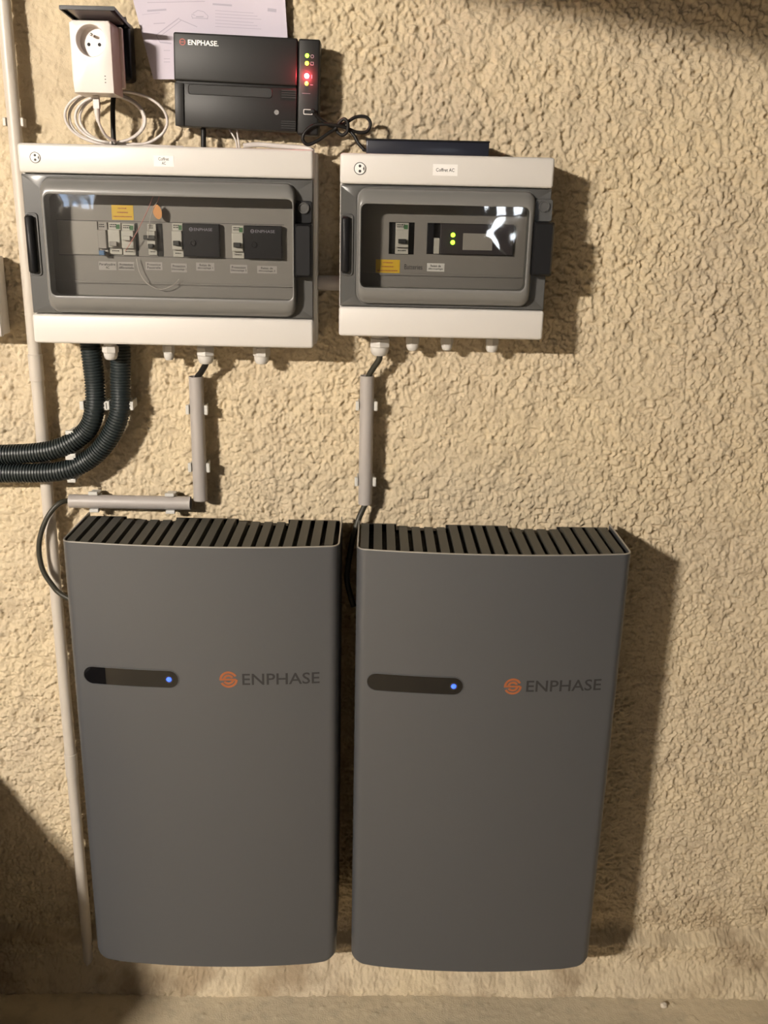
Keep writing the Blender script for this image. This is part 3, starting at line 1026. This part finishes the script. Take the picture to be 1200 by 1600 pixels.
# ------------------------------------------------------------------ PVC pipe up the wall
def tube_shell(p0, p1, r, wall=0.0016, n=28):
    """open-ended pipe with wall thickness"""
    p0, p1 = Vector(p0), Vector(p1)
    a = (p1 - p0).normalized()
    up = Vector((0, -1, 0))
    sd = a.cross(up).normalized()
    cl = lambda p, q: [p + sd * (q * math.cos(t)) + up * (q * math.sin(t)) for t in [2 * math.pi * k / n for k in range(n)]]
    return MB().loft([cl(p0 + a * 0.012, r - wall), cl(p0, r - wall), cl(p0, r), cl(p1, r), cl(p1, r - wall), cl(p1 - a * 0.012, r - wall)])


PXC, PYC, PR = -0.0885, -0.026, 0.0130
t = thing('conduit_pipe', (PXC, PYC, 0.01), 'long pale grey plastic pipe running up the rough wall beside the battery', 'pipe')
link('pipe_tube', MB().cyl((PXC, PYC, 0.03), (0, 0, 1), PR, CEIL - 0.04, 28), 'pvc_pale', t, 40)
for z0, z1 in ((1.545, 1.600), (0.600, 0.660)):
    link('pipe_coupling', MB().cyl((PXC, PYC, z0), (0, 0, 1), PR + 0.0017, z1 - z0, 28, bev=0.0008), 'pvc_pale', t, 30)


def clip_mesh(c, axis, r, w_=0.018, wall_y=-0.004, arm=0.0055, spread=0.0):
    """open pipe clip at c: base on the wall and two arms with rounded lips"""
    c = Vector(c)
    mb = MB()
    fr = c.y - r * 0.25

    def bx(a0, a1, y0, y1, bev=0.0012):
        if axis == 'z':
            mb.box(c.x + a0, c.x + a1, y0, y1, c.z - w_ / 2, c.z + w_ / 2, bev)
        else:
            mb.box(c.x - w_ / 2, c.x + w_ / 2, y0, y1, c.z + a0, c.z + a1, bev)
    bx(-r * 0.8, r * 0.8, wall_y, c.y + r + 0.0006)
    for s in (-1, 1):
        a0, a1 = s * (r + 0.0004), s * (r + arm)
        bx(min(a0, a1), max(a0, a1), wall_y, fr, 0.0014)
        b0, b1 = s * (r + 0.0008), s * (r + arm + 0.004)
        bx(min(b0, b1), max(b0, b1), fr + 0.0045, fr - 0.004, 0.0016)
    return mb


link('pipe_clip', clip_mesh((PXC, PYC, 2.045), 'z', PR, 0.016, arm=0.003), 'pvc_pale', t)


# ------------------------------------------------------------------ corrugated conduits
def corrugated(pts, r0, r1, pitch):
    P = spline(pts, 40)
    acc = [0]
    for i in range(1, len(P)):
        acc.append(acc[-1] + (P[i] - P[i - 1]).length)
    L_ = acc[-1]
    n = int(L_ / pitch)
    ds, rs = [], []
    for k in range(n):
        for f, r in ((0.0, r0), (0.18, r1), (0.62, r1), (0.80, r0)):
            ds.append((k + f) * pitch)
            rs.append(r)
    path = []
    j = 0
    for d in ds:
        while j < len(acc) - 2 and acc[j + 1] < d:
            j += 1
        f = (d - acc[j]) / max(1e-9, acc[j + 1] - acc[j])
        path.append(P[j].lerp(P[j + 1], f))
    return MB().sweep(path, rs, 22)


CY = -0.052
c1 = [Vector((0.0325, -0.045, 1.6350)), at(142, 547, -0.045), at(148, 600, -0.045), at(147, 645, CY), at(130, 678, CY), at(82, 703, -0.060), at(0, 710, -0.060), at(-100, 708, -0.060)]
c2 = [Vector((0.0915, -0.045, 1.6350)), at(188, 547, -0.045), at(188, 600, -0.045), at(187, 645, CY), at(168, 688, CY), at(136, 720, CY), at(90, 737, -0.060), at(0, 739, -0.060), at(-100, 739, -0.060)]
CR = 0.0205
for pts, lab, clips in ((c1, 'black corrugated conduit on the inner side of the bend', ((148, 633, 'z'), (112, 693, 'x'))), (c2, 'black corrugated conduit on the outer side of the bend', ((188, 633, 'z'), (112, 732, 'x')))):
    t = thing('corrugated_conduit', pts[1], lab, 'conduit', 'black corrugated conduits')
    link('conduit_hose', corrugated(pts, CR - 0.0024, CR, 0.0062), 'conduit_black', t, 60)
    for px, py, ax in clips:
        link('conduit_clip', clip_mesh(at(px, py, -0.046 if ax == 'z' else -0.055), ax, CR - 0.001, 0.018, arm=0.0055), 'clip_grey', t)

# ------------------------------------------------------------------ short grey tubes with cables
TY = -0.032


def short_tube(a, b, r, lab, clips, ax):
    t = thing('conduit_tube', a, lab, 'conduit', 'short grey cable tubes')
    link('tube', tube_shell(a, b, r), 'pvc_grey', t, 50)
    for c in clips:
        link('tube_clip', clip_mesh(c, ax, r, 0.020, arm=0.0042), 'clip_grey', t)


a, b = at(308, 588, TY), at(312, 781, TY)
short_tube((0.2430, TY, a.z), (0.2430, TY, b.z), 0.0150, 'upright grey tube over the battery nearer the pale pipe', [(0.2430, TY, at(320, 640, TY).z), (0.2430, TY, at(322, 730, TY).z)], 'z')
T1 = (0.2430, a.z, b.z)
a, b = at(109, 783, TY), at(298, 786, TY)
zt_ = (a.z + b.z) / 2
short_tube((a.x, TY, zt_), (b.x, TY, zt_), 0.0148, 'level grey tube lying just above the slatted battery top', [(at(147, 780, TY).x, TY, zt_), (at(266, 780, TY).x, TY, zt_)], 'x')
T2 = (a.x, b.x, zt_)
a, b = at(574, 587, TY), at(568.5, 787, TY)
short_tube((0.5985, TY, a.z), (0.5985, TY, b.z), 0.0148, 'upright grey tube above the gap between the two batteries', [(0.5985, TY, at(588, 634, TY).z), (0.5985, TY, at(583, 752, TY).z)], 'z')
T3 = (0.5985, a.z, b.z)

tag(link('conduit_nipple', MB().cyl((0.4965, -0.034, 1.757), (1, 0, 0), 0.0150, 0.0448, 24), 'pvc_grey', None, 40), 'short grey pipe joining the two distribution boxes', 'pipe')

# power cables
def cable(name, pts, r, m, lab, cat='cable', group=None, n=10, ry=None):
    o = link(name, MB().sweep(spline(pts, 10), r, n, True, ry), m, None, 60)
    return tag(o, lab, cat, group)


cable('power_cable', [(0.268, -0.050, 1.602), (0.267, -0.049, 1.590), (0.2555, -0.040, 1.572), (0.2440, -0.033, 1.553), (0.243, TY, 1.50), (0.243, TY, 1.40), (0.243, TY, T1[2] + 0.02)], 0.0062, 'cable_black',
      'short black cable from the wide box into the upright tube', group='battery supply cables')
cable('power_cable', [(T2[1] - 0.06, TY, zt_), (T2[0] + 0.05, TY, zt_), (T2[0] + 0.005, TY, zt_ + 0.001), at(92, 787, -0.045), at(72, 812, -0.055), at(61, 850, -0.06), at(66, 888, -0.062), at(83, 916, -0.064), at(98, 930, -0.068), (-0.0075, -0.078, 1.060)], 0.0056, 'cable_olive',
      'dark cable looping out from the level tube into the battery side', group='battery supply cables')
cable('power_cable', [(0.623, -0.050, 1.619), (0.6225, -0.049, 1.607), (0.611, -0.041, 1.588), (0.600, -0.034, 1.565), (0.5985, TY, 1.53), (0.5985, TY, 1.40), (0.5985, TY, 1.30), (0.5955, TY, 1.284), (0.584, -0.036, 1.256), (0.5725, -0.05, 1.215), (0.5640, -0.06, 1.16), (0.5620, -0.07, 1.13), (0.5700, -0.075, 1.095), (0.5775, -0.075, 1.07)], 0.0062, 'cable_olive',
      'dark cable dropping through the tube into the gap between batteries', group='battery supply cables')

# ------------------------------------------------------------------ gateway
G0 = (0.3625, -0.012, 2.042)
G = thing('gateway_box', G0, 'black communication gateway with lit indicator lights over the wide box', 'gateway')
gy = -0.062
mb = MB().box(0.2270, 0.4565, -0.018, gy, 2.1185, 2.2005, 0.0035, 3)
mb.box(0.2285, 0.4560, -0.018, gy + 0.004, 2.0395, 2.1195, 0.003)
link('upper_body', mb, 'gateway_black', G, 40)
mb = MB().box(0.2275, 0.2445, gy + 0.006, gy + 0.0005, 2.0395, 2.1145, 0.0015)
link('end_panel', mb, 'gateway_black', G, 40)
fl = link('access_flap', MB().box(0.2455, 0.4560, gy + 0.006, gy + 0.0003, 2.0395, 2.1145, 0.0015), 'gateway_black', G, 40)
link('finger_recess', MB().loft([rrect(0.2525, 0.4105, 2.0955, 2.1135, 0.005, gy - 0.0001), rrect(0.2532, 0.4098, 2.0962, 2.1130, 0.005, gy - 0.0012), rrect(0.2538, 0.4092, 2.0968, 2.1126, 0.005, gy - 0.0012), rrect(0.2542, 0.4088, 2.0972, 2.1122, 0.005, gy - 0.0003)], False, True), 'gateway_black', fl, 40)
mb = MB().cyl((0.4190, gy + 0.001, 2.0715), (0, -1, 0), 0.0046, 0.0022, 18)
link('screw', mb, 'chrome', fl, 40)
for k in range(8):
    zv = (2.0975 if k < 4 else 2.028) + k * 0.004
    link('vent_ridge', MB().box(0.428, 0.4555, gy - 0.0006, gy + 0.001, zv, zv + 0.0017), 'gateway_black', fl)
side = link('light_panel', MB().box(0.4580, 0.4985, -0.018, gy - 0.001, 2.0345, 2.2000, 0.004, 3), 'gateway_black', G, 40)
for z, m_, r in ((2.1715, 'led_green', 0.0036), (2.1585, 'led_yellow', 0.0036), (2.1370, 'led_red', 0.0046), (2.1240, 'led_orange', 0.0036)):
    mb = MB().loft([circle(0.4745, z, r, gy - 0.0008, 16), circle(0.4745, z, r * 0.9, gy - 0.0032, 16), circle(0.4745, z, r * 0.5, gy - 0.0042, 16)], False, True)
    link('indicator_light', mb, m_, side)
mb = MB()
mb.loft([circle(0.4840, 2.1705, 0.0032, gy - 0.0014, 12), circle(0.4840, 2.1705, 0.0022, gy - 0.0014, 12)], False, False)
for a, b_ in ((2.1555, 2.1563), (2.1605, 2.1613)):
    mb.box(0.4812, 0.4868, gy - 0.0016, gy - 0.0011, a, b_)
mb.box(0.4812, 0.4820, gy - 0.0016, gy - 0.0011, 2.1555, 2.1613)
mb.box(0.4860, 0.4868, gy - 0.0016, gy - 0.0011, 2.1555, 2.1613)
mb.box(0.4835, 0.4845, gy - 0.0016, gy - 0.0011, 2.133, 2.139)
mb.box(0.4815, 0.4865, gy - 0.0016, gy - 0.0011, 2.1215, 2.1223)
mb.box(0.466, 0.482, gy - 0.0016, gy - 0.0011, 2.1065, 2.1071)
link('printed_icons', mb, 'grey_print', side)
mb = MB().loft([rrect(0.4695, 0.4870, 2.0700, 2.0795, 0.002, gy - 0.0008), rrect(0.4695, 0.4870, 2.0700, 2.0795, 0.002, gy - 0.0035), rrect(0.4708, 0.4857, 2.0713, 2.0782, 0.0015, gy - 0.0035), rrect(0.4708, 0.4857, 2.0713, 2.0782, 0.0015, gy - 0.0012)], False, False)
u = link('usb_socket', mb, 'port_metal', side)
link('socket_hole', MB().box(0.4706, 0.4859, gy - 0.0010, gy - 0.0013, 2.0711, 2.0784), 'hole_black', u)
mb = MB()
c, cz, r = 0.2440, 2.1840, 0.0058
mb.loft([circle(c, cz, r, gy - 0.0004, 18), circle(c, cz, r * 0.7, gy - 0.0004, 18)], False, False)
mb.box(c - r * 0.9, c + r * 0.9, gy - 0.0005, gy - 0.0001, cz - 0.0008, cz + 0.0008)
link('emblem', mb, 'red_print', G)
link('lettering', put_text(MB(), 'ENPHASE.', 0.2540, 0.3105, 2.1795, 2.1885, gy - 0.0004, 0.02), 'white_print', G)
link('mounting_foot', MB().box(0.25, 0.44, -0.006, -0.0185, 2.045, 2.118), 'black_plastic', G)
G.rotation_euler = (0, math.radians(1.35), 0)
li = bpy.data.lights.new('red_indicator_glow', 'POINT')
li.energy = 0.32
li.color = (1.0, 0.06, 0.08)
li.shadow_soft_size = 0.003
lo = bpy.data.objects.new('red_indicator_glow', li)
COL.objects.link(lo)
lo.parent = G
lo.location = Vector((0.4745, gy - 0.0075, 2.1370)) - Vector(G0)

# ------------------------------------------------------------------ instruction sheet pinned behind the gateway
def sheet_pt(u, v):
    a, b = Vector((0.180, 0, 2.128)), Vector((0.441, 0, 2.134))
    d, c = Vector((0.128, 0, 2.350)), Vector((0.428, 0, 2.362))
    p = (a * (1 - u) + b * u) * (1 - v) + (d * (1 - u) + c * u) * v
    y = -0.0095 - 0.0015 * math.sin(u * 6.0) - 0.010 * max(0, u - 0.72) / 0.28 * v - 0.004 * (1 - v) * max(0, 0.3 - u) / 0.3
    return Vector((p.x, y, p.z))


mb = MB()
NU, NV = 24, 16
lo_ = [[sheet_pt(i / NU, j / NV) for i in range(NU + 1)] for j in range(NV + 1)]
mb.add([p for row in lo_ for p in row] + [p + Vector((0, 0.0003, 0)) for row in lo_ for p in row],
       [(j * (NU + 1) + i, j * (NU + 1) + i + 1, (j + 1) * (NU + 1) + i + 1, (j + 1) * (NU + 1) + i) for j in range(NV) for i in range(NU)] +
       [((NV + 1) * (NU + 1) + (j + 1) * (NU + 1) + i, (NV + 1) * (NU + 1) + (j + 1) * (NU + 1) + i + 1, (NV + 1) * (NU + 1) + j * (NU + 1) + i + 1, (NV + 1) * (NU + 1) + j * (NU + 1) + i) for j in range(NV) for i in range(NU)])
sheet = tag(link('instruction_sheet', mb, 'paper', None, 60), 'white printed instruction sheet tucked behind the black gateway', 'paper')


def inv_sheet(x, z):
    u, v = 0.5, 0.5
    for _ in range(30):
        p = sheet_pt(u, v)
        du = (sheet_pt(u + 1e-3, v) - p) / 1e-3
        dv = (sheet_pt(u, v + 1e-3) - p) / 1e-3
        ex_, ez_ = x - p.x, z - p.z
        det = du.x * dv.z - dv.x * du.z
        u += (ex_ * dv.z - dv.x * ez_) / det
        v += (du.x * ez_ - ex_ * du.z) / det
    return u, v


pr = MB()


def pline(pa, pb, wpx):
    """printed line between two points of the sheet"""
    A, B_ = at(*pa, -0.012), at(*pb, -0.012)
    n = 6
    d = Vector((B_.x - A.x, 0, B_.z - A.z))
    nrm = Vector((-d.z, 0, d.x)).normalized() * (wpx * 0.00062)
    loopA, loopB = [], []
    for k in range(n + 1):
        p = Vector((A.x, 0, A.z)) + d * (k / n)
        for s, l in ((1, loopA), (-1, loopB)):
            q = p + nrm * s
            u_, v_ = inv_sheet(q.x, q.z)
            if -0.001 < u_ < 1.001 and -0.001 < v_ < 1.001:
                l.append(sheet_pt(u_, v_) + Vector((0, -0.0005, 0)))
    if len(loopA) == len(loopB) == n + 1:
        pr.loft([loopA, loopB], False, False, closed=False)


for a, b, w_ in (((230, 17), (260, 15), 2.6), ((240, 37), (258, 36), 1.2), ((244, 55), (280, 28), 1.4), ((250, 57), (284, 31), 1.0), ((280, 30), (308, 42), 1.2), ((244, 55), (250, 66), 1.2), ((250, 66), (268, 68), 2.0),
                 ((300, 28), (325, 29), 1.0), ((299, 22), (305, 24), 1.0), ((301, 21), (309, 16), 1.0), ((309, 16), (318, 18), 1.0), ((318, 18), (325, 25), 1.0), ((299, 24), (301, 29), 1.0), ((325, 25), (323, 30), 1.0), ((306, 26), (318, 26), 1.6),
                 ((332, 6), (362, 8), 2.6), ((418, 15), (432, 17), 4.5), ((230, 4), (320, 2), 0.9), ((256, 79), (266, 79), 1.0), ((256, 92), (266, 92), 1.0), ((256, 97), (266, 97), 1.0), ((222, 23), (250, 20), 0.6)):
    pline(a, b, w_)
for k in range(6):
    pline((336, 16 + k * 5), (396 + 6 * (k % 3), 20 + k * 5), 0.7)
link('printing', pr, 'faint_print', sheet)

# ------------------------------------------------------------------ outdoor socket, plug adapter, network lead
t = thing('wall_socket', (0.10, -0.006, 2.12), 'black outdoor wall socket with its lid flipped up', 'socket')
link('socket_body', MB().box(0.066, 0.147, -0.004, -0.052, 2.120, 2.222, 0.008, 3), 'socket_black', t, 40)
link('socket_plate', MB().box(0.070, 0.139, -0.052, -0.0585, 2.126, 2.214, 0.004), 'socket_black', t, 40)
lid = MB()
tilt = 0.145


def lidp(x, s, h):
    """point on the raised lid: s along from the hinge, h above its underside"""
    return (x, -0.050 - s, 2.2085 + s * tilt + h)


xa0, xa1, xb0, xb1 = 0.049, 0.146, 0.060, 0.150


def lid_ring(s, inset, h):
    return s


Ls = 0.092
P8 = lambda i, h: [lidp(xb0 + i, 0 + i, h), lidp(xb1 - i, 0 + i, h), lidp(xa1 - i, Ls - i, h), lidp(xa0 + i, Ls - i, h)]
lid.loft([P8(0.0030, 0.0045), P8(0.0030, 0.0), P8(0.0, 0.0), P8(0.0, 0.006), P8(0.003, 0.0075)])
ld = link('lid', lid, 'socket_black', t)
q = MB()
q.loft([P8(0.009, 0.0044), P8(0.011, 0.0025)])
link('lid_lining', q, 'lid_grey', ld)
link('hinge', MB().cyl((0.070, -0.047, 2.2225), (1, 0, 0), 0.006, 0.072, 14), 'socket_black', t, 40)

A0 = (0.095, -0.125, 2.088)
AD = thing('plug_adapter', A0, 'white powerline plug adapter with a pass-through outlet in black socket', 'adapter')
x0, x1, z0, z1 = 0.0585, 0.1330, 2.0890, 2.2085
yf, yk = -0.126, -0.0595
cx, cz, rr = 0.0965, 2.1755, 0.0262
mb = MB()
N = 48
outer = ray_rect(cx, cz, x0 + 0.004, x1 - 0.004, z0 + 0.004, z1 - 0.004, yf, N)
mb.loft([ray_rect(cx, cz, x0 + 0.002, x1 - 0.002, z0 + 0.002, z1 - 0.002, yk, N), ray_rect(cx, cz, x0, x1, z0, z1, yk - 0.003, N), ray_rect(cx, cz, x0, x1, z0, z1, yf + 0.004, N), ray_rect(cx, cz, x0 + 0.0012, x1 - 0.0012, z0 + 0.0012, z1 - 0.0012, yf + 0.0012, N), outer,
         circle(cx, cz, rr + 0.001, yf, N), circle(cx, cz, rr, yf + 0.001, N), circle(cx, cz, rr - 0.0015, yf + 0.020, N)], True, True)
body = link('adapter_body', mb, 'adapter_white', AD, 35)
link('rear_flange', MB().box(x0 + 0.004, x1 + 0.006, yk - 0.011, yk - 0.0002, 2.1035, 2.2075, 0.003), 'adapter_white', AD, 40)
for s in (-1, 1):
    link('contact_hole', MB().cyl((cx + s * 0.0096, yf + 0.0205, cz - 0.0035), (0, -1, 0), 0.0031, 0.0008, 14), 'hole_black', body)
link('earth_pin', MB().cyl((cx, yf + 0.020, cz + 0.0105), (0, -1, 0), 0.0026, 0.016, 14, bev=0.001), 'chrome', body, 50)
mb = MB()
mb.box(0.0770, 0.0855, yf - 0.0003, yf - 0.00005, 2.1395, 2.1480)
link('brand_mark', mb, 'label_paper', body)
mb = MB()
for k in range(3):
    mb.box(0.1170, 0.1192, yf - 0.0005, yf - 0.0001, 2.1065 + k * 0.0052, 2.1080 + k * 0.0052)
link('indicator_marks', mb, 'dark_print', body)
link('plug_pins', MB().cyl((cx - 0.01, yk, 2.17), (0, 1, 0), 0.0024, 0.001, 10).cyl((cx + 0.01, yk, 2.17), (0, 1, 0), 0.0024, 0.001, 10), 'chrome', AD)

LD = thing('network_lead', (0.10, -0.05, 2.006), 'white network lead coiled behind the plug adapter', 'cable')
px_, py_ = 0.0890, -0.088
link('plug', MB().box(px_ - 0.0058, px_ + 0.0058, py_ - 0.004, py_ + 0.004, 2.0660, 2.0885, 0.0008), 'cable_white', LD)
bt = MB()
bt.sweep([(px_, py_, 2.0662), (px_, py_, 2.060), (px_ + 0.0004, py_, 2.052), (px_ + 0.001, py_ + 0.001, 2.044)], [0.0056, 0.0052, 0.0043, 0.0034], 14)
for k in range(4):
    bt.cyl((px_, py_, 2.063 - k * 0.004), (0, 0, -1), 0.0058 - k * 0.0004, 0.0018, 14)
link('strain_relief', bt, 'cable_white', LD, 40)
pts = [(px_ + 0.0008, py_, 2.046), (0.0935, -0.085, 2.034), (0.100, -0.075, 2.020), (0.112, -0.060, 2.012)]
loops_ = [(at(164, 186, -0.034), 0.076, 0.046, -0.034), (at(172, 188, -0.042), 0.0665, 0.0415, -0.042), (at(166, 187, -0.028), 0.0715, 0.0450, -0.028), (at(193, 188, -0.036), 0.0835, 0.0480, -0.036)]
for li_, (c, rx, rz, yy) in enumerate(loops_):
    for k in range(20):
        a = math.radians(-80 + 360 * k / 20)
        zz = c.z + 0.002 + rz * math.sin(a)
        pts.append((c.x + rx * math.cos(a), yy + 0.003 * math.sin(a * 2 + li_), max(zz, 2.0065 + 0.0035 * (li_ % 2))))
pts.append((0.19, -0.030, 2.0075))
pts.append((0.235, -0.030, 2.0065))
link('lead', MB().sweep(spline(pts, 4), 0.0027, 8), 'cable_white', LD, 60)

cable('mains_cable', [(0.1085, -0.030, 2.122), (0.1085, -0.033, 2.105), (0.1075, -0.045, 2.075), (0.106, -0.047, 2.035), (0.106, -0.047, 2.0035)], 0.0048, 'cable_black', 'black cord dropping from the outdoor socket into the wide box', 'cord', n=10)
cable('mains_cable', [(0.2765, -0.038, 2.043), (0.2763, -0.038, 2.03), (0.2758, -0.038, 2.018), (0.2755, -0.038, 2.0035)], 0.0052, 'cable_black', 'black cord dropping from the gateway into the wide box', 'cord', n=10)
cable('signal_wire', [(0.3245, -0.032, 2.042), (0.331, -0.033, 2.032), (0.3375, -0.034, 2.020), (0.3400, -0.034, 2.0035)], 0.0018, 'cable_white', 'thin white wire bending out below the gateway', 'wire', 'thin white wires below the gateway', 8)
cable('signal_wire', [(0.3400, -0.036, 2.042), (0.3415, -0.037, 2.030), (0.3435, -0.038, 2.018), (0.3450, -0.038, 2.0035)], 0.0018, 'cable_white', 'thin white wire hanging straight below the gateway', 'wire', 'thin white wires below the gateway', 8)
cable('flat_cable', [(0.352, -0.036, 2.0115), (0.38, -0.034, 2.0145), (0.42, -0.034, 2.0125), (0.455, -0.036, 2.0110), (0.478, -0.040, 2.0085), (0.488, -0.05, 2.0035)], 0.0045, 'cable_white', 'white flat cable lying along the top of the wide box', 'cable', None, 10, 0.0028)

# usb lead tied in a bow
t = thing('usb_cable', (0.53, -0.06, 2.02), 'black cable tied in a bow beside the gateway', 'cable')
up = Vector((0.4775, 0, 2.0745))
c_, s_ = math.cos(math.radians(1.35)), math.sin(math.radians(1.35))
mb = MB().box(0.4850, 0.4925, -0.0670, -0.079, 2.0690, 2.0765, 0.0015)
K = lambda px, py, y: at(px, py, y)
pts = [(0.4900, -0.074, 2.0720), K(497, 183, -0.070), K(510, 193, -0.064), K(522, 198, -0.058), K(540, 192, -0.055), K(556, 183, -0.053), K(572, 183, -0.052), K(579, 194, -0.052), K(572, 206, -0.053), K(556, 206, -0.055), K(541, 200, -0.059), K(526, 196, -0.064), K(508, 194, -0.067), K(490, 196, -0.069), K(477, 206, -0.070), K(473, 218, -0.070), K(481, 226, -0.069), K(496, 220, -0.067), K(512, 209, -0.063), K(524, 201, -0.060), K(530, 192, -0.063), K(537, 186, -0.066), K(543, 191, -0.067), K(543, 204, -0.065), K(536, 211, -0.061), K(528, 207, -0.056), K(525, 198, -0.053), K(533, 195, -0.052), K(545, 203, -0.056), K(554, 213, -0.060), K(560, 224, -0.064), K(568, 233, -0.068), (0.5845, -0.068, 2.0075), (0.5900, -0.068, 2.0065)]
link('lead', MB().sweep(spline(pts, 8), 0.0033, 10), 'cable_black', t, 60)
link('plug', mb, 'black_plastic', t)

# flat switch standing on top of the narrower box
t = thing('network_switch', (0.705, -0.08, 1.998), 'flat black network switch lying on the narrower distribution box', 'network switch')
link('case', MB().box(0.5900, 0.8205, -0.018, -0.098, 1.9985, 2.0235, 0.002, 3), 'switch_black', t, 40)
link('top_cover', MB().box(0.5890, 0.8215, -0.016, -0.0995, 2.0230, 2.0258, 0.001), 'black_plastic', t)
for k in range(4):
    link('rubber_foot', MB().cyl((0.61 + (k % 2) * 0.19, -0.03 - (k // 2) * 0.055, 1.9972), (0, 0, 1), 0.006, 0.002, 12), 'black_plastic', t)

# grey box at the edge of the picture
t = thing('junction_box', (-0.19, -0.006, 1.63), 'pale grey junction box on the wall beyond the tall pale pipe', 'electrical box')
link('box_base', MB().box(-0.248, -0.141, -0.006, -0.045, 1.640, 1.795, 0.004), 'enclosure_plastic', t, 40)
link('box_cover', MB().box(-0.250, -0.139, -0.045, -0.062, 1.638, 1.797, 0.004), 'enclosure_plastic', t, 40)

# a loose stone on the floor
mb = MB()
bm = bmesh.new()
bmesh.ops.create_icosphere(bm, subdivisions=2, radius=1)
pc = at(1038, 1566, -0.10)
for v in bm.verts:
    k = 1 + 0.25 * math.sin(v.co.x * 4 + 1) * math.cos(v.co.y * 3 + v.co.z * 5)
    v.co = Vector((pc.x + v.co.x * 0.009 * k, -0.10 + v.co.y * 0.008 * k, 0.0085 + v.co.z * 0.007 * k))
mb.bm(bm)
tag(link('pebble', mb, 'pebble', None, 60), 'small pale stone lying loose on the concrete floor', 'stone')
